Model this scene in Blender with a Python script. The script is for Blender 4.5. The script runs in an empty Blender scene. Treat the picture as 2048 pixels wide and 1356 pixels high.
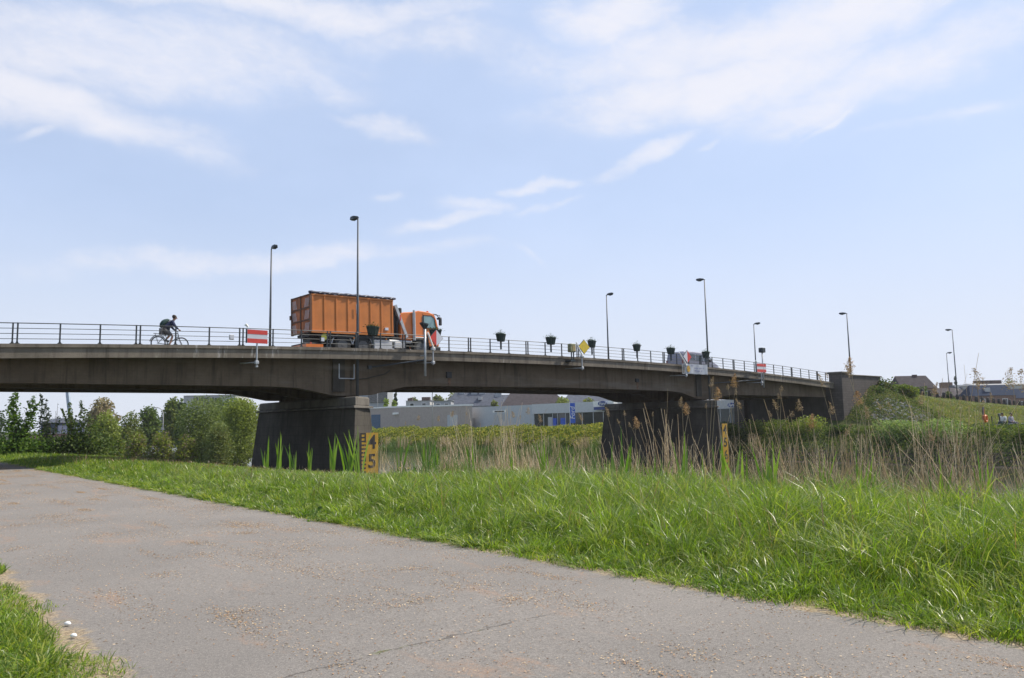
import bpy, math, random
import numpy as np
from mathutils import Vector, Matrix
rad = math.radians
random.seed(7); rng = np.random.default_rng(7)
S = bpy.context.scene
COL = S.collection
# ---------------------------------------------------------------- camera
FPX = 1536.0
_p = math.atan((845-678)/FPX)
_f = np.array([0, math.cos(_p), math.sin(_p)]); _r0 = np.array([1.0, 0, 0]); _u0 = np.cross(_r0, _f)
_c, _s = math.cos(.0185), math.sin(.0185)
CR = _c*_r0 - _s*_u0; CU = _c*_u0 + _s*_r0
CAM = np.array([0, 0, 1.6])
cd = bpy.data.cameras.new("camera"); cam = bpy.data.objects.new("camera", cd); COL.objects.link(cam)
cd.sensor_width = 36; cd.lens = 27; cd.clip_start = .1; cd.clip_end = 6000
cam.matrix_world = Matrix(((CR[0], CU[0], -_f[0], CAM[0]), (CR[1], CU[1], -_f[1], CAM[1]), (CR[2], CU[2], -_f[2], CAM[2]), (0, 0, 0, 1)))
S.camera = cam
# ---------------------------------------------------------------- light
SUN_AZ, SUN_EL = rad(68), rad(51)
w = bpy.data.worlds.new("World"); S.world = w; w.use_nodes = True
sd = bpy.data.lights.new("sun", 'SUN'); sd.energy = 5.0; sd.angle = rad(.6); sd.color = (1, .91, .78)
so = bpy.data.objects.new("sun", sd); COL.objects.link(so)
sdir = Vector((math.sin(SUN_AZ)*math.cos(SUN_EL), math.cos(SUN_AZ)*math.cos(SUN_EL), math.sin(SUN_EL)))
so.rotation_euler = sdir.to_track_quat('Z', 'Y').to_euler(); so.location = sdir*80
S.view_settings.view_transform = 'Standard'; S.view_settings.look = 'None'
S.view_settings.exposure = 0.36; S.view_settings.gamma = 1; S.view_settings.use_curve_mapping = False
S.render.engine = 'CYCLES'
S.cycles.max_bounces = 6; S.cycles.transparent_max_bounces = 6

class NT:
    """small node-graph helper"""
    def __init__(s, nt): s.nt = nt; s.n = nt.nodes; s.l = nt.links
    def new(s, typ, **kw):
        nd = s.n.new(typ)
        for k, v in kw.items(): setattr(nd, k, v)
        return nd
    def put(s, sock, v):
        if hasattr(v, 'is_linked') or isinstance(v, bpy.types.NodeSocket): s.l.new(v, sock)
        else: sock.default_value = v
    def math(s, op, a, b=None, clamp=False):
        nd = s.new('ShaderNodeMath', operation=op, use_clamp=clamp); s.put(nd.inputs[0], a)
        if b is not None: s.put(nd.inputs[1], b)
        return nd.outputs[0]
    def noise(s, vec, scale, detail=4, rough=.55, dist=0):
        nd = s.new('ShaderNodeTexNoise'); nd.inputs['Scale'].default_value = scale
        nd.inputs['Detail'].default_value = detail; nd.inputs['Roughness'].default_value = rough; nd.inputs['Distortion'].default_value = dist
        if vec is not None: s.l.new(vec, nd.inputs['Vector'])
        return nd.outputs['Fac']
    def mapping(s, vec, loc=(0, 0, 0), rot=(0, 0, 0), scl=(1, 1, 1)):
        nd = s.new('ShaderNodeMapping'); s.l.new(vec, nd.inputs[0])
        nd.inputs[1].default_value = loc; nd.inputs[2].default_value = rot; nd.inputs[3].default_value = scl
        return nd.outputs[0]
    def ramp(s, fac, lo, hi, a=0.0, b=1.0, smooth=True):
        nd = s.new('ShaderNodeMapRange', interpolation_type='SMOOTHSTEP' if smooth else 'LINEAR'); s.put(nd.inputs[0], fac)
        for i, v in enumerate((lo, hi, a, b)): nd.inputs[i+1].default_value = v
        return nd.outputs[0]
    def mix(s, fac, a, b, blend='MIX'):
        nd = s.new('ShaderNodeMix', data_type='RGBA', blend_type=blend); s.put(nd.inputs[0], fac)
        for k, v in ((6, a), (7, b)):
            if isinstance(v, tuple): v = v if len(v) == 4 else v+(1,)
            s.put(nd.inputs[k], v)
        return nd.outputs[2]

# sky: physical sky, a thin high veil and cirrus streaks laid out by compass direction
g = NT(w.node_tree); g.n.clear()
sky = g.new('ShaderNodeTexSky', sky_type='NISHITA', sun_disc=False, sun_elevation=SUN_EL, sun_rotation=SUN_AZ, altitude=0, air_density=1.0, dust_density=.6, ozone_density=2.2)
tc = g.new('ShaderNodeTexCoord'); D = tc.outputs['Generated']
sx = g.new('ShaderNodeSeparateXYZ'); g.l.new(D, sx.inputs[0])
az = g.math('ARCTAN2', sx.outputs[0], sx.outputs[1]); el = g.math('ARCSINE', sx.outputs[2])
cb = g.new('ShaderNodeCombineXYZ'); g.l.new(az, cb.inputs[0]); g.l.new(el, cb.inputs[1]); AE = cb.outputs[0]
def azel(px, py):
    d = _f + CR*(px-1024)/FPX + CU*(678-py)/FPX; d /= np.linalg.norm(d)
    return math.atan2(d[0], d[1]), math.asin(d[2])
warp = g.new('ShaderNodeTexNoise'); warp.inputs['Scale'].default_value = 5; warp.inputs['Detail'].default_value = 5; g.l.new(AE, warp.inputs['Vector'])
wv = g.new('ShaderNodeVectorMath', operation='MULTIPLY_ADD'); g.l.new(warp.outputs['Color'], wv.inputs[0]); wv.inputs[1].default_value = (.22, .12, 0); wv.inputs[2].default_value = (-.11, -.06, 0)
wa = g.new('ShaderNodeVectorMath', operation='ADD'); g.l.new(AE, wa.inputs[0]); g.l.new(wv.outputs[0], wa.inputs[1]); WAE = wa.outputs[0]
#        px    py   rx   ry  tilt amp
BLOBS = [(80, 190, 330, 60, -10, 1.0), (180, 90, 560, 105, 6, .62), (330, 260, 190, 45, -22, .55), (600, 10, 420, 40, 0, .75), (1230, 20, 170, 55, 3, .85),
         (1560, 60, 620, 75, 2, .82), (1420, 165, 360, 62, 6, 1.0), (1740, 160, 380, 60, 4, .62), (760, 250, 100, 24, -12, .55), (640, 130, 150, 45, -25, .42),
         (115, 285, 50, 12, 10, .5), (1270, 305, 120, 22, 20, .55), (1390, 290, 55, 11, 22, .42), (1075, 368, 105, 13, 6, .58), (960, 405, 115, 20, 0, .55), (900, 440, 180, 20, 14, .5),
         (740, 400, 60, 16, 12, .35), (520, 525, 520, 26, 4, .52), (1090, 410, 80, 12, 14, .4), (1065, 525, 60, 14, -38, .32), (880, 95, 260, 60, -6, .4), (1900, 240, 150, 14, 3, .3), (1720, 210, 90, 14, 25, .5)]
tot = None
for (px, py, rx, ry, tl, am) in BLOBS:
    a0, e0 = azel(px, py)
    m = g.new('ShaderNodeMapping', vector_type='TEXTURE'); g.l.new(WAE, m.inputs[0])
    m.inputs[1].default_value = (a0, e0, 0); m.inputs[2].default_value = (0, 0, rad(tl)); m.inputs[3].default_value = (rx/FPX, ry/FPX, 1)
    ln = g.new('ShaderNodeVectorMath', operation='LENGTH'); g.l.new(m.outputs[0], ln.inputs[0])
    v = g.ramp(ln.outputs['Value'], 1.45, .0, 0, am)
    tot = v if tot is None else g.math('MAXIMUM', tot, v)
cn = g.noise(g.mapping(AE, rot=(0, 0, rad(-14)), scl=(1, 2.6, 1)), 9, 9, .62, .35)
cn2 = g.noise(g.mapping(AE, rot=(0, 0, rad(20)), scl=(1, 2.0, 1)), 26, 9, .72, .5)
body = g.math('ADD', g.math('MULTIPLY', cn, .62), g.math('MULTIPLY', cn2, .52))
dens = g.ramp(g.math('ADD', g.math('MULTIPLY', tot, .62), body), .50, 1.22)
dens = g.math('MULTIPLY', dens, g.ramp(tot, 0.02, .35))
veil = g.noise(g.mapping(AE, scl=(1, 2, 1)), 3.0, 5, .5)
aside = g.ramp(az, -.7, .75, 0, .16)
vf = g.math('ADD', g.math('ADD', g.ramp(veil, .3, .75, .62, .74), aside), g.ramp(el, .34, .0, 0, .15))
skyc = g.mix(vf, sky.outputs[0], (5.8, 7.0, 9.5))
hz = g.ramp(el, .30, -.01, 0, .85)
skyc = g.mix(hz, skyc, (6.9, 7.25, 7.95))
thin = g.math('MULTIPLY', g.ramp(tot, .05, .8), g.ramp(veil, .25, .7, .10, .36))
skyc = g.mix(thin, skyc, (7.3, 7.6, 8.8))
skyc = g.mix(g.math('MULTIPLY', dens, .82), skyc, (8.1, 8.05, 8.6))
bg = g.new('ShaderNodeBackground'); bg.inputs[1].default_value = .088; g.l.new(skyc, bg.inputs[0])
wo = g.new('ShaderNodeOutputWorld'); g.l.new(bg.outputs[0], wo.inputs[0])

# ---------------------------------------------------------------- frames and placing
UV = np.array([.757, .653, 0]); UV /= np.linalg.norm(UV); NV = np.array([-UV[1], UV[0], 0])
A0 = np.array([-8.55, 42.3, 0]); TH = math.atan2(UV[1], UV[0])
def W(t, s, z=0.0): return A0 + UV*t + NV*s + np.array([0, 0, z])
def ts(x, y): d = np.array([x, y, 0])-A0; return float(d@UV), float(d@NV)
def ray(px, py): return _f + CR*(px-1024)/FPX + CU*(678-py)/FPX
def at(px, py, Y): r = ray(px, py); return CAM + r*(Y/r[1])         # the point at distance Y ahead
def on_t(px, py, t):
    r = ray(px, py); k = (t-(CAM-A0)@UV)/(r@UV); p = CAM+r*k; return p
def kerb(t):                                                        # crown of the bridge deck
    t = np.asarray(t, float)
    a = 6.02-.00076*(np.clip(t, -27, 55)-16.5)**2
    b = np.interp(t, [55, 61, 68, 78, 90, 108, 130, 170, 400], [4.9, 4.55, 4.12, 3.55, 3.1, 2.6, 1.9, 1.2, .8])
    c = np.interp(-t, [27, 60, 110, 200], [4.58, 3.2, 1.6, .6])
    return np.where(t > 55, b, np.where(t < -27, c, a))
def ground_z(t, s):
    t = np.asarray(t, float); s = np.asarray(s, float)
    z = np.interp(t, [-60, -22, -19.8, -14.8, -12.5, -10, -8.6, -7.2, -5.2, -3.4, 0, 34, 37, 39, 41.5, 44, 47, 60, 200], [.3, .06, 0, 0, .07, .05, -.06, -.38, -1.5, -2.3, -2.7, -2.7, -2.2, -1.4, -.4, .05, .25, .45, .8])
    r = kerb(t)-.02
    ex = np.maximum(0, np.abs(s-5)-6.3)
    d = np.where(t > 10, np.hypot(np.maximum(0, 60.0-t), ex), np.hypot(np.maximum(0, t+33), ex))
    e = r-d/np.where((s > 5) & (t > 10), .8, 1.75)
    side = (t > 50) | (t < -24)
    return np.where(side, np.maximum(z, e), z)

# ---------------------------------------------------------------- mesh helpers
class MB:
    def __init__(s): s.v = []; s.f = []; s.m = []; s.k = 0
    def add(s, vs, fs, mi=None):
        o = len(s.v); s.v += [tuple(map(float, p)) for p in vs]; s.f += [tuple(i+o for i in f) for f in fs]; s.m += [s.k if mi is None else mi]*len(fs); return s
    def hexa(s, b, t):      # bottom loop and top loop of n points
        n = len(b); fs = [tuple(range(n))[::-1], tuple(range(n, 2*n))]+[(i, (i+1) % n, n+(i+1) % n, n+i) for i in range(n)]
        return s.add(list(b)+list(t), fs)
    def box(s, x0, x1, y0, y1, z0, z1, ch=0.0):
        if ch:
            def lp(i, z): return [(x0+i+ch, y0+i, z), (x1-i-ch, y0+i, z), (x1-i, y0+i+ch, z), (x1-i, y1-i-ch, z), (x1-i-ch, y1-i, z), (x0+i+ch, y1-i, z), (x0+i, y1-i-ch, z), (x0+i, y0+i+ch, z)]
            L = [lp(ch, z0), lp(0, z0+ch), lp(0, z1-ch), lp(ch, z1)]
            vs = sum(L, []); fs = [tuple(range(8))[::-1], tuple(range(24, 32))]
            for k in range(3): fs += [(8*k+i, 8*k+(i+1) % 8, 8*k+8+(i+1) % 8, 8*k+8+i) for i in range(8)]
            return s.add(vs, fs)
        return s.hexa([(x0, y0, z0), (x1, y0, z0), (x1, y1, z0), (x0, y1, z0)], [(x0, y0, z1), (x1, y0, z1), (x1, y1, z1), (x0, y1, z1)])
    def bar(s, p, q, w, h=None):
        p = Vector(p); q = Vector(q); h = h or w; d = (q-p).normalized()
        up = Vector((0, 0, 1)) if abs(d.z) < .95 else Vector((0, 1, 0))
        a = d.cross(up).normalized()*w/2; b = a.normalized().cross(d).normalized()*h/2
        return s.hexa([p-a-b, p+a-b, p+a+b, p-a+b], [q-a-b, q+a-b, q+a+b, q-a+b])
    def tube(s, pts, rs, n=8, cap=True):
        pts = [Vector(p) for p in pts]; rs = rs if hasattr(rs, '__len__') else [rs]*len(pts); L = []
        for i, p in enumerate(pts):
            d = (pts[min(i+1, len(pts)-1)]-pts[max(i-1, 0)]).normalized()
            up = Vector((0, 0, 1)) if abs(d.z) < .9 else Vector((1, 0, 0))
            a = d.cross(up).normalized(); b = d.cross(a)
            L += [p+(a*math.cos(2*math.pi*k/n)+b*math.sin(2*math.pi*k/n))*rs[i] for k in range(n)]
        fs = [(n*j+i, n*j+(i+1) % n, n*j+n+(i+1) % n, n*j+n+i) for j in range(len(pts)-1) for i in range(n)]
        if cap: fs += [tuple(range(n))[::-1], tuple(range(n*(len(pts)-1), n*len(pts)))]
        return s.add(L, fs)
    def prism(s, pts, axis, a, b):     # 2D outline pushed along an axis
        def P(p, c): return {0: (c, p[0], p[1]), 1: (p[0], c, p[1]), 2: (p[0], p[1], c)}[axis]
        return s.hexa([P(p, a) for p in pts], [P(p, b) for p in pts])
    def loft(s, loops, close=True):
        n = len(loops[0]); vs = sum([list(l) for l in loops], [])
        fs = [(n*j+i, n*j+(i+1) % n, n*j+n+(i+1) % n, n*j+n+i) for j in range(len(loops)-1) for i in range(n)]
        if close: fs += [tuple(range(n))[::-1], tuple(range(n*(len(loops)-1), n*len(loops)))]
        return s.add(vs, fs)
    def torus(s, c, R, r, axis=1, n=24, m=8, a0=0, a1=2*math.pi):
        full = abs(a1-a0-2*math.pi) < 1e-6; pts = []
        for i in range(n if full else n+1):
            a = a0+(a1-a0)*i/n; ca, sa = math.cos(a), math.sin(a)
            for j in range(m):
                b = 2*math.pi*j/m; q = R+r*math.cos(b); h = r*math.sin(b)
                v = {0: (h, q*ca, q*sa), 1: (q*ca, h, q*sa), 2: (q*ca, q*sa, h)}[axis]; pts.append((c[0]+v[0], c[1]+v[1], c[2]+v[2]))
        N = n; tot = n if full else n+1
        fs = [(m*i+j, m*i+(j+1) % m, m*((i+1) % tot)+(j+1) % m, m*((i+1) % tot)+j) for i in range(N) for j in range(m)]
        return s.add(pts, fs)
    def build(s, name, mat, parent=None, smooth=False, bevel=0):
        me = bpy.data.meshes.new(name); me.from_pydata(s.v, [], s.f)
        for m in (mat if isinstance(mat, (list, tuple)) else [mat]): me.materials.append(m)
        if len(me.materials) > 1:
            me.polygons.foreach_set('material_index', s.m)
        me.validate(); 
        import bmesh
        bm = bmesh.new(); bm.from_mesh(me); bmesh.ops.recalc_face_normals(bm, faces=bm.faces); bm.to_mesh(me); bm.free()
        if smooth: me.shade_smooth()
        o = bpy.data.objects.new(name, me); COL.objects.link(o)
        if parent: o.parent = parent
        if bevel:
            b = o.modifiers.new('bevel', 'BEVEL'); b.width = bevel; b.segments = 2; b.limit_method = 'ANGLE'
        return o
def np_mesh(name, V, F, mat, parent=None, col=None, per=4, smooth=False):
    """F: array (n,per) or list of such arrays"""
    Fs = F if isinstance(F, list) else [F]
    me = bpy.data.meshes.new(name); me.vertices.add(len(V)); me.vertices.foreach_set('co', np.ascontiguousarray(V, np.float32).ravel())
    tot = np.concatenate([np.full(len(f), f.shape[1]) for f in Fs]); idx = np.concatenate([f.ravel() for f in Fs])
    me.loops.add(len(idx)); me.polygons.add(len(tot)); me.loops.foreach_set('vertex_index', idx.astype(np.int32))
    st = np.concatenate([[0], np.cumsum(tot)[:-1]]); me.polygons.foreach_set('loop_start', st.astype(np.int32))
    me.update(calc_edges=True)
    if col is not None:
        c = np.ones((len(V), 4), np.float32); c[:, :3] = col
        at_ = me.color_attributes.new('col', 'FLOAT_COLOR', 'POINT'); at_.data.foreach_set('color', c.ravel())
    me.materials.append(mat)
    if smooth: me.shade_smooth()
    o = bpy.data.objects.new(name, me); COL.objects.link(o)
    if parent: o.parent = parent
    return o
def thing(name, label, cat, loc=(0, 0, 0), rotz=0.0, group=None):
    o = bpy.data.objects.new(name, None); COL.objects.link(o); o.location = tuple(map(float, loc)); o.rotation_euler = (0, 0, rotz)
    o['label'] = label; o['category'] = cat
    if group: o['group'] = group
    return o
def tag(o, label=None, cat=None, group=None, kind=None):
    for k, v in (('label', label), ('category', cat), ('group', group), ('kind', kind)):
        if v: o[k] = v
    return o
def copy_tree(o, parent=None):
    c = o.copy(); COL.objects.link(c); c.parent = parent
    for ch in list(o.children): copy_tree(ch, c)
    return c
def text(s, parent, mat, loc, rot, size, name='lettering', shear=0, ext=.004, off=0):
    cu = bpy.data.curves.new(name, 'FONT'); cu.body = s; cu.size = size; cu.extrude = ext; cu.shear = shear; cu.align_x = 'CENTER'; cu.align_y = 'CENTER'
    cu.offset = off; tmp = bpy.data.objects.new(name, cu); COL.objects.link(tmp); bpy.context.view_layer.update()
    me = bpy.data.meshes.new_from_object(tmp.evaluated_get(bpy.context.evaluated_depsgraph_get())); bpy.data.objects.remove(tmp)
    me.name = name; me.materials.clear(); me.materials.append(mat); o = bpy.data.objects.new(name, me); COL.objects.link(o); o.location = loc; o.rotation_euler = rot; o.parent = parent
    return o

# ---------------------------------------------------------------- materials
def mat(name, col, rough=.6, metal=0, var=.12, scale=3.0, bump=0.0, col2=None, bscale=None, spec=.5, streak=0):
    m = bpy.data.materials.new(name); m.use_nodes = True; g = NT(m.node_tree); b = g.n['Principled BSDF']
    tc = g.new('ShaderNodeTexCoord').outputs['Object']
    n1 = g.noise(tc, scale, 5, .6)
    c2 = col2 or tuple(c*(1-var*1.6) for c in col)
    c = g.mix(g.ramp(n1, .35, .68), tuple(min(1, c*(1+var*.6)) for c in col), c2)
    if streak:
        n2 = g.noise(g.mapping(tc, scl=(5, 5, .35)), 1.4, 4, .6)
        c = g.mix(g.ramp(n2, .5, .75, 0, streak), c, tuple(x*.45 for x in col))
    g.l.new(c, b.inputs['Base Color']); b.inputs['Roughness'].default_value = rough; b.inputs['Metallic'].default_value = metal
    b.inputs['Specular IOR Level'].default_value = spec
    if bump:
        n3 = g.noise(tc, bscale or scale*8, 4, .6)
        bp = g.new('ShaderNodeBump'); bp.inputs['Strength'].default_value = bump; bp.inputs['Distance'].default_value = .02
        g.l.new(n3, bp.inputs['Height']); g.l.new(bp.outputs[0], b.inputs['Normal'])
    return m
def leafmat(name, trans=.35, rough=.45, gain=1.0, spec=.35):
    m = bpy.data.materials.new(name); m.use_nodes = True; g = NT(m.node_tree); b = g.n['Principled BSDF']
    at_ = g.new('ShaderNodeAttribute', attribute_name='col').outputs['Color']
    g.l.new(at_, b.inputs['Base Color']); b.inputs['Roughness'].default_value = rough; b.inputs['Specular IOR Level'].default_value = spec
    tr = g.new('ShaderNodeBsdfTranslucent')
    g.l.new(g.mix(1.0, at_, (1.25*gain, 1.35*gain, .55*gain), 'MULTIPLY'), tr.inputs[0])
    ms = g.new('ShaderNodeMixShader'); ms.inputs[0].default_value = trans
    g.l.new(b.outputs[0], ms.inputs[1]); g.l.new(tr.outputs[0], ms.inputs[2]); g.l.new(ms.outputs[0], g.n['Material Output'].inputs[0])
    return m
M = {}
M['leaf'] = leafmat('leaf', spec=.12, rough=.6); M['grass'] = leafmat('grass_blade', .42, .38, 1.1, .5); M['straw'] = leafmat('dry_reed', .15, .6, .8)
M['bark'] = mat('bark', (.09, .07, .05), .9, bump=.6, scale=6)
M['steel'] = mat('galvanised_steel', (.42, .44, .46), .45, .3, scale=4, streak=.3)
M['lamp_steel'] = mat('lamp_pole_paint', (.055, .065, .075), .5, .2, scale=2, streak=.3)
M['dark_steel'] = mat('dark_painted_steel', (.022, .033, .04), .5, .2)
M['rail_paint'] = mat('railing_paint', (.022, .032, .04), .5, .3, scale=5, col2=(.04, .04, .038))
M['black'] = mat('black_plastic', (.015, .016, .018), .5)
M['rubber'] = mat('rubber', (.02, .02, .02), .85)
M['white'] = mat('white_paint', (.78, .78, .76), .5, var=.06)
M['red'] = mat('sign_red', (.55, .045, .035), .5, var=.08)
M['sign_white'] = mat('sign_grey_white', (.55, .57, .62), .5, var=.05)
M['yellow'] = mat('sign_yellow', (.58, .43, .03), .5, var=.1, scale=9)
M['gauge_yellow'] = mat('gauge_yellow', (.40, .235, .015), .6, var=.12)
M['sign_black'] = mat('gauge_black', (.02, .018, .015), .6)
M['orange'] = mat('container_orange', (.50, .16, .028), .5, var=.08, scale=1.2, streak=.12)
M['cab_orange'] = mat('cab_orange', (.62, .17, .035), .3, var=.04)
M['rust'] = mat('rusty_door_orange', (.40, .12, .035), .7, var=.3, scale=2)
M['navy'] = mat('rolled_tarpaulin', (.03, .035, .07), .6)
M['chassis'] = mat('chassis_black', (.02, .02, .022), .6)
M['grey_plate'] = mat('aluminium_box', (.5, .5, .5), .45, .3, var=.1)
M['planter'] = mat('planter_green', (.012, .03, .025), .6)
M['flag_blue'] = mat('flag_blue', (.03, .10, .50), .6, var=.05)
M['deep_blue'] = mat('sign_deep_blue', (.01, .04, .20), .4, var=.05)
def glass(name, col=(.03, .04, .045), rough=.08):
    m = mat(name, col, rough, 0, .1, spec=.8); return m
M['glass'] = glass('window_glass'); M['cab_glass'] = glass('cab_glass', (.20, .33, .34), .1)

def concrete(name, c1, c2, kind):
    m = bpy.data.materials.new(name); m.use_nodes = True; g = NT(m.node_tree); b = g.n['Principled BSDF']
    tc = g.new('ShaderNodeTexCoord').outputs['Object']
    c = g.mix(g.ramp(g.noise(tc, .55, 6, .65), .35, .7), c1, c2)
    c = g.mix(g.ramp(g.noise(tc, 7, 5, .7), .4, .75, 0, .35), c, tuple(x*.55 for x in c1))
    st = g.noise(g.mapping(tc, scl=(2.2, 2.2, .16)), 1.6, 5, .65)
    c = g.mix(g.ramp(st, .48, .70, 0, .7), c, tuple(x*.32 for x in c1))
    if kind == 'fascia':      # lime runs and pale repaired patches
        e = g.noise(g.mapping(tc, scl=(3.2, 1, .55)), 1.1, 6, .7)
        e2 = g.noise(g.mapping(tc, scl=(.25, 1, 1)), .8, 2, .5)
        c = g.mix(g.math('MULTIPLY', g.ramp(e, .55, .68, 0, .8), g.ramp(e2, .45, .6)), c, (.42, .40, .37))
        c = g.mix(g.ramp(g.noise(g.mapping(tc, loc=(9, 0, 0)), 2.2, 6, .75), .68, .73, 0, .8), c, (.55, .53, .50))
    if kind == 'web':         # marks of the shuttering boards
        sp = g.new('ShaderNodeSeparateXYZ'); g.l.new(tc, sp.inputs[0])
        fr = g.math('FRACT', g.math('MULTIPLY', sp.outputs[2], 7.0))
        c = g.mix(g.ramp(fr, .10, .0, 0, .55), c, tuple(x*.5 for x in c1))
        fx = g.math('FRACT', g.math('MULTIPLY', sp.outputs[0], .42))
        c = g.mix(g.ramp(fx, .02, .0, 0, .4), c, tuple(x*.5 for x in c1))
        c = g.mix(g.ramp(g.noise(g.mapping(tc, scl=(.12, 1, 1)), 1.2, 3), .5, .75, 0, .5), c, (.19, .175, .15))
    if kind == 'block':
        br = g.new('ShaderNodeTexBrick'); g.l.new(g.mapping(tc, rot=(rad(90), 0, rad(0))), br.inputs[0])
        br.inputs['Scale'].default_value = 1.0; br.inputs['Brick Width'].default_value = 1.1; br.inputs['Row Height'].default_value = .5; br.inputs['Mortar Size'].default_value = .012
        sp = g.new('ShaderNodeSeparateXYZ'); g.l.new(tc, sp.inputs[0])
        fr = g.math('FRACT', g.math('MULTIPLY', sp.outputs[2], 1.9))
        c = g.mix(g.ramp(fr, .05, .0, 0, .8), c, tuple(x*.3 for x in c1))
    if kind == 'stone':
        sp = g.new('ShaderNodeSeparateXYZ'); g.l.new(tc, sp.inputs[0]); cbx = g.new('ShaderNodeCombineXYZ')
        g.l.new(g.math('ADD', sp.outputs[0], sp.outputs[1]), cbx.inputs[0]); g.l.new(sp.outputs[2], cbx.inputs[1])
        br = g.new('ShaderNodeTexBrick'); g.l.new(cbx.outputs[0], br.inputs[0])
        br.inputs['Scale'].default_value = 1.0; br.inputs['Brick Width'].default_value = .55; br.inputs['Row Height'].default_value = .24; br.inputs['Mortar Size'].default_value = .018
        br.inputs[1].default_value = c1+(1,); br.inputs[2].default_value = tuple(x*.72 for x in c1)+(1,); br.inputs[3].default_value = tuple(x*.5 for x in c1)+(1,)
        c = g.mix(.65, c, br.outputs[0])
    g.l.new(c, b.inputs['Base Color']); b.inputs['Roughness'].default_value = .88; b.inputs['Specular IOR Level'].default_value = .25
    bp = g.new('ShaderNodeBump'); bp.inputs['Strength'].default_value = .5; bp.inputs['Distance'].default_value = .02
    g.l.new(g.noise(tc, 22, 5, .7), bp.inputs['Height']); g.l.new(bp.outputs[0], b.inputs['Normal'])
    return m
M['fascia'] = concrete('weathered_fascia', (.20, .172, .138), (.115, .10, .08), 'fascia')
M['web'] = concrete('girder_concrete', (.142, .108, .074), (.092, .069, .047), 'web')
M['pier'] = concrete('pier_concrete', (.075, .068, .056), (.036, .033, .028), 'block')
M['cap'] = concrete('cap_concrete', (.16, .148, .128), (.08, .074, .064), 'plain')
M['stone'] = concrete('abutment_stone', (.105, .092, .085), (.065, .055, .052), 'stone')
# ================================================================ SETTING
def terrain():
    T = np.unique(np.concatenate([np.linspace(-1500, -80, 14), np.linspace(-80, -24, 29), np.linspace(-24, -8, 33), np.linspace(-8, -3, 21), np.linspace(-3, 36, 14), np.linspace(36, 48, 25), np.linspace(48, 110, 63), np.linspace(110, 200, 19), np.linspace(200, 2500, 14)]))
    Sx = np.unique(np.concatenate([np.linspace(-1200, -60, 12), np.linspace(-60, -14, 47), np.linspace(-14, 24, 77), np.linspace(24, 120, 49), np.linspace(120, 2500, 16)]))
    tt, ss = np.meshgrid(T, Sx, indexing='ij'); zz = ground_z(tt, ss)
    zz += np.where((tt < -20.6) | (tt > -14.1), .02*np.sin(tt*3.1+ss*1.7)+.015*np.sin(ss*4.3-tt*2), -.006)
    far = np.hypot(tt, ss); zz -= np.where(far > 900, 0, 0)
    V = np.stack([tt.ravel(), ss.ravel(), zz.ravel()], 1); n, m = len(T), len(Sx)
    i = np.arange(n-1)[:, None]*m+np.arange(m-1)[None]; F = np.stack([i, i+m, i+m+1, i+1], -1).reshape(-1, 4)
    mt = bpy.data.materials.new('soil_and_turf'); mt.use_nodes = True; g = NT(mt.node_tree); b = g.n['Principled BSDF']
    tc = g.new('ShaderNodeTexCoord').outputs['Object']; sp = g.new('ShaderNodeSeparateXYZ'); g.l.new(tc, sp.inputs[0]); t = sp.outputs[0]
    c = g.mix(g.ramp(g.noise(tc, .6, 6, .65), .35, .7), (.055, .085, .02), (.10, .10, .035))
    c = g.mix(g.ramp(g.noise(tc, 9, 4, .7), .45, .7, 0, .6), c, (.035, .04, .015))
    # trodden earth and straw beside the path
    wob = g.math('MULTIPLY', g.noise(tc, 1.3, 5, .7), .5)
    e1 = g.ramp(g.math('SUBTRACT', g.math('ADD', t, wob), -14.85), .50, .15); e2 = g.ramp(g.math('ADD', t, wob), -19.5, -19.3)
    inn = g.math('MULTIPLY', e1, e2)
    dirt = g.mix(g.noise(tc, 30, 5, .8), (.14, .095, .055), (.34, .26, .16))
    c = g.mix(inn, c, dirt)
    mud = g.ramp(sp.outputs[2], -.7, -1.3); c = g.mix(mud, c, (.045, .04, .03))
    g.l.new(c, b.inputs['Base Color']); b.inputs['Roughness'].default_value = .95; b.inputs['Specular IOR Level'].default_value = .15
    bp = g.new('ShaderNodeBump'); bp.inputs['Strength'].default_value = .8; bp.inputs['Distance'].default_value = .03
    g.l.new(g.noise(tc, 40, 5, .7), bp.inputs['Height']); g.l.new(bp.outputs[0], b.inputs['Normal'])
    o = np_mesh('ground', V, F, mt, smooth=True); o.location = tuple(A0); o.rotation_euler.z = TH
    tag(o, 'green grassy river banks and earth beside the paved path', kind='structure')
terrain()

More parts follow.
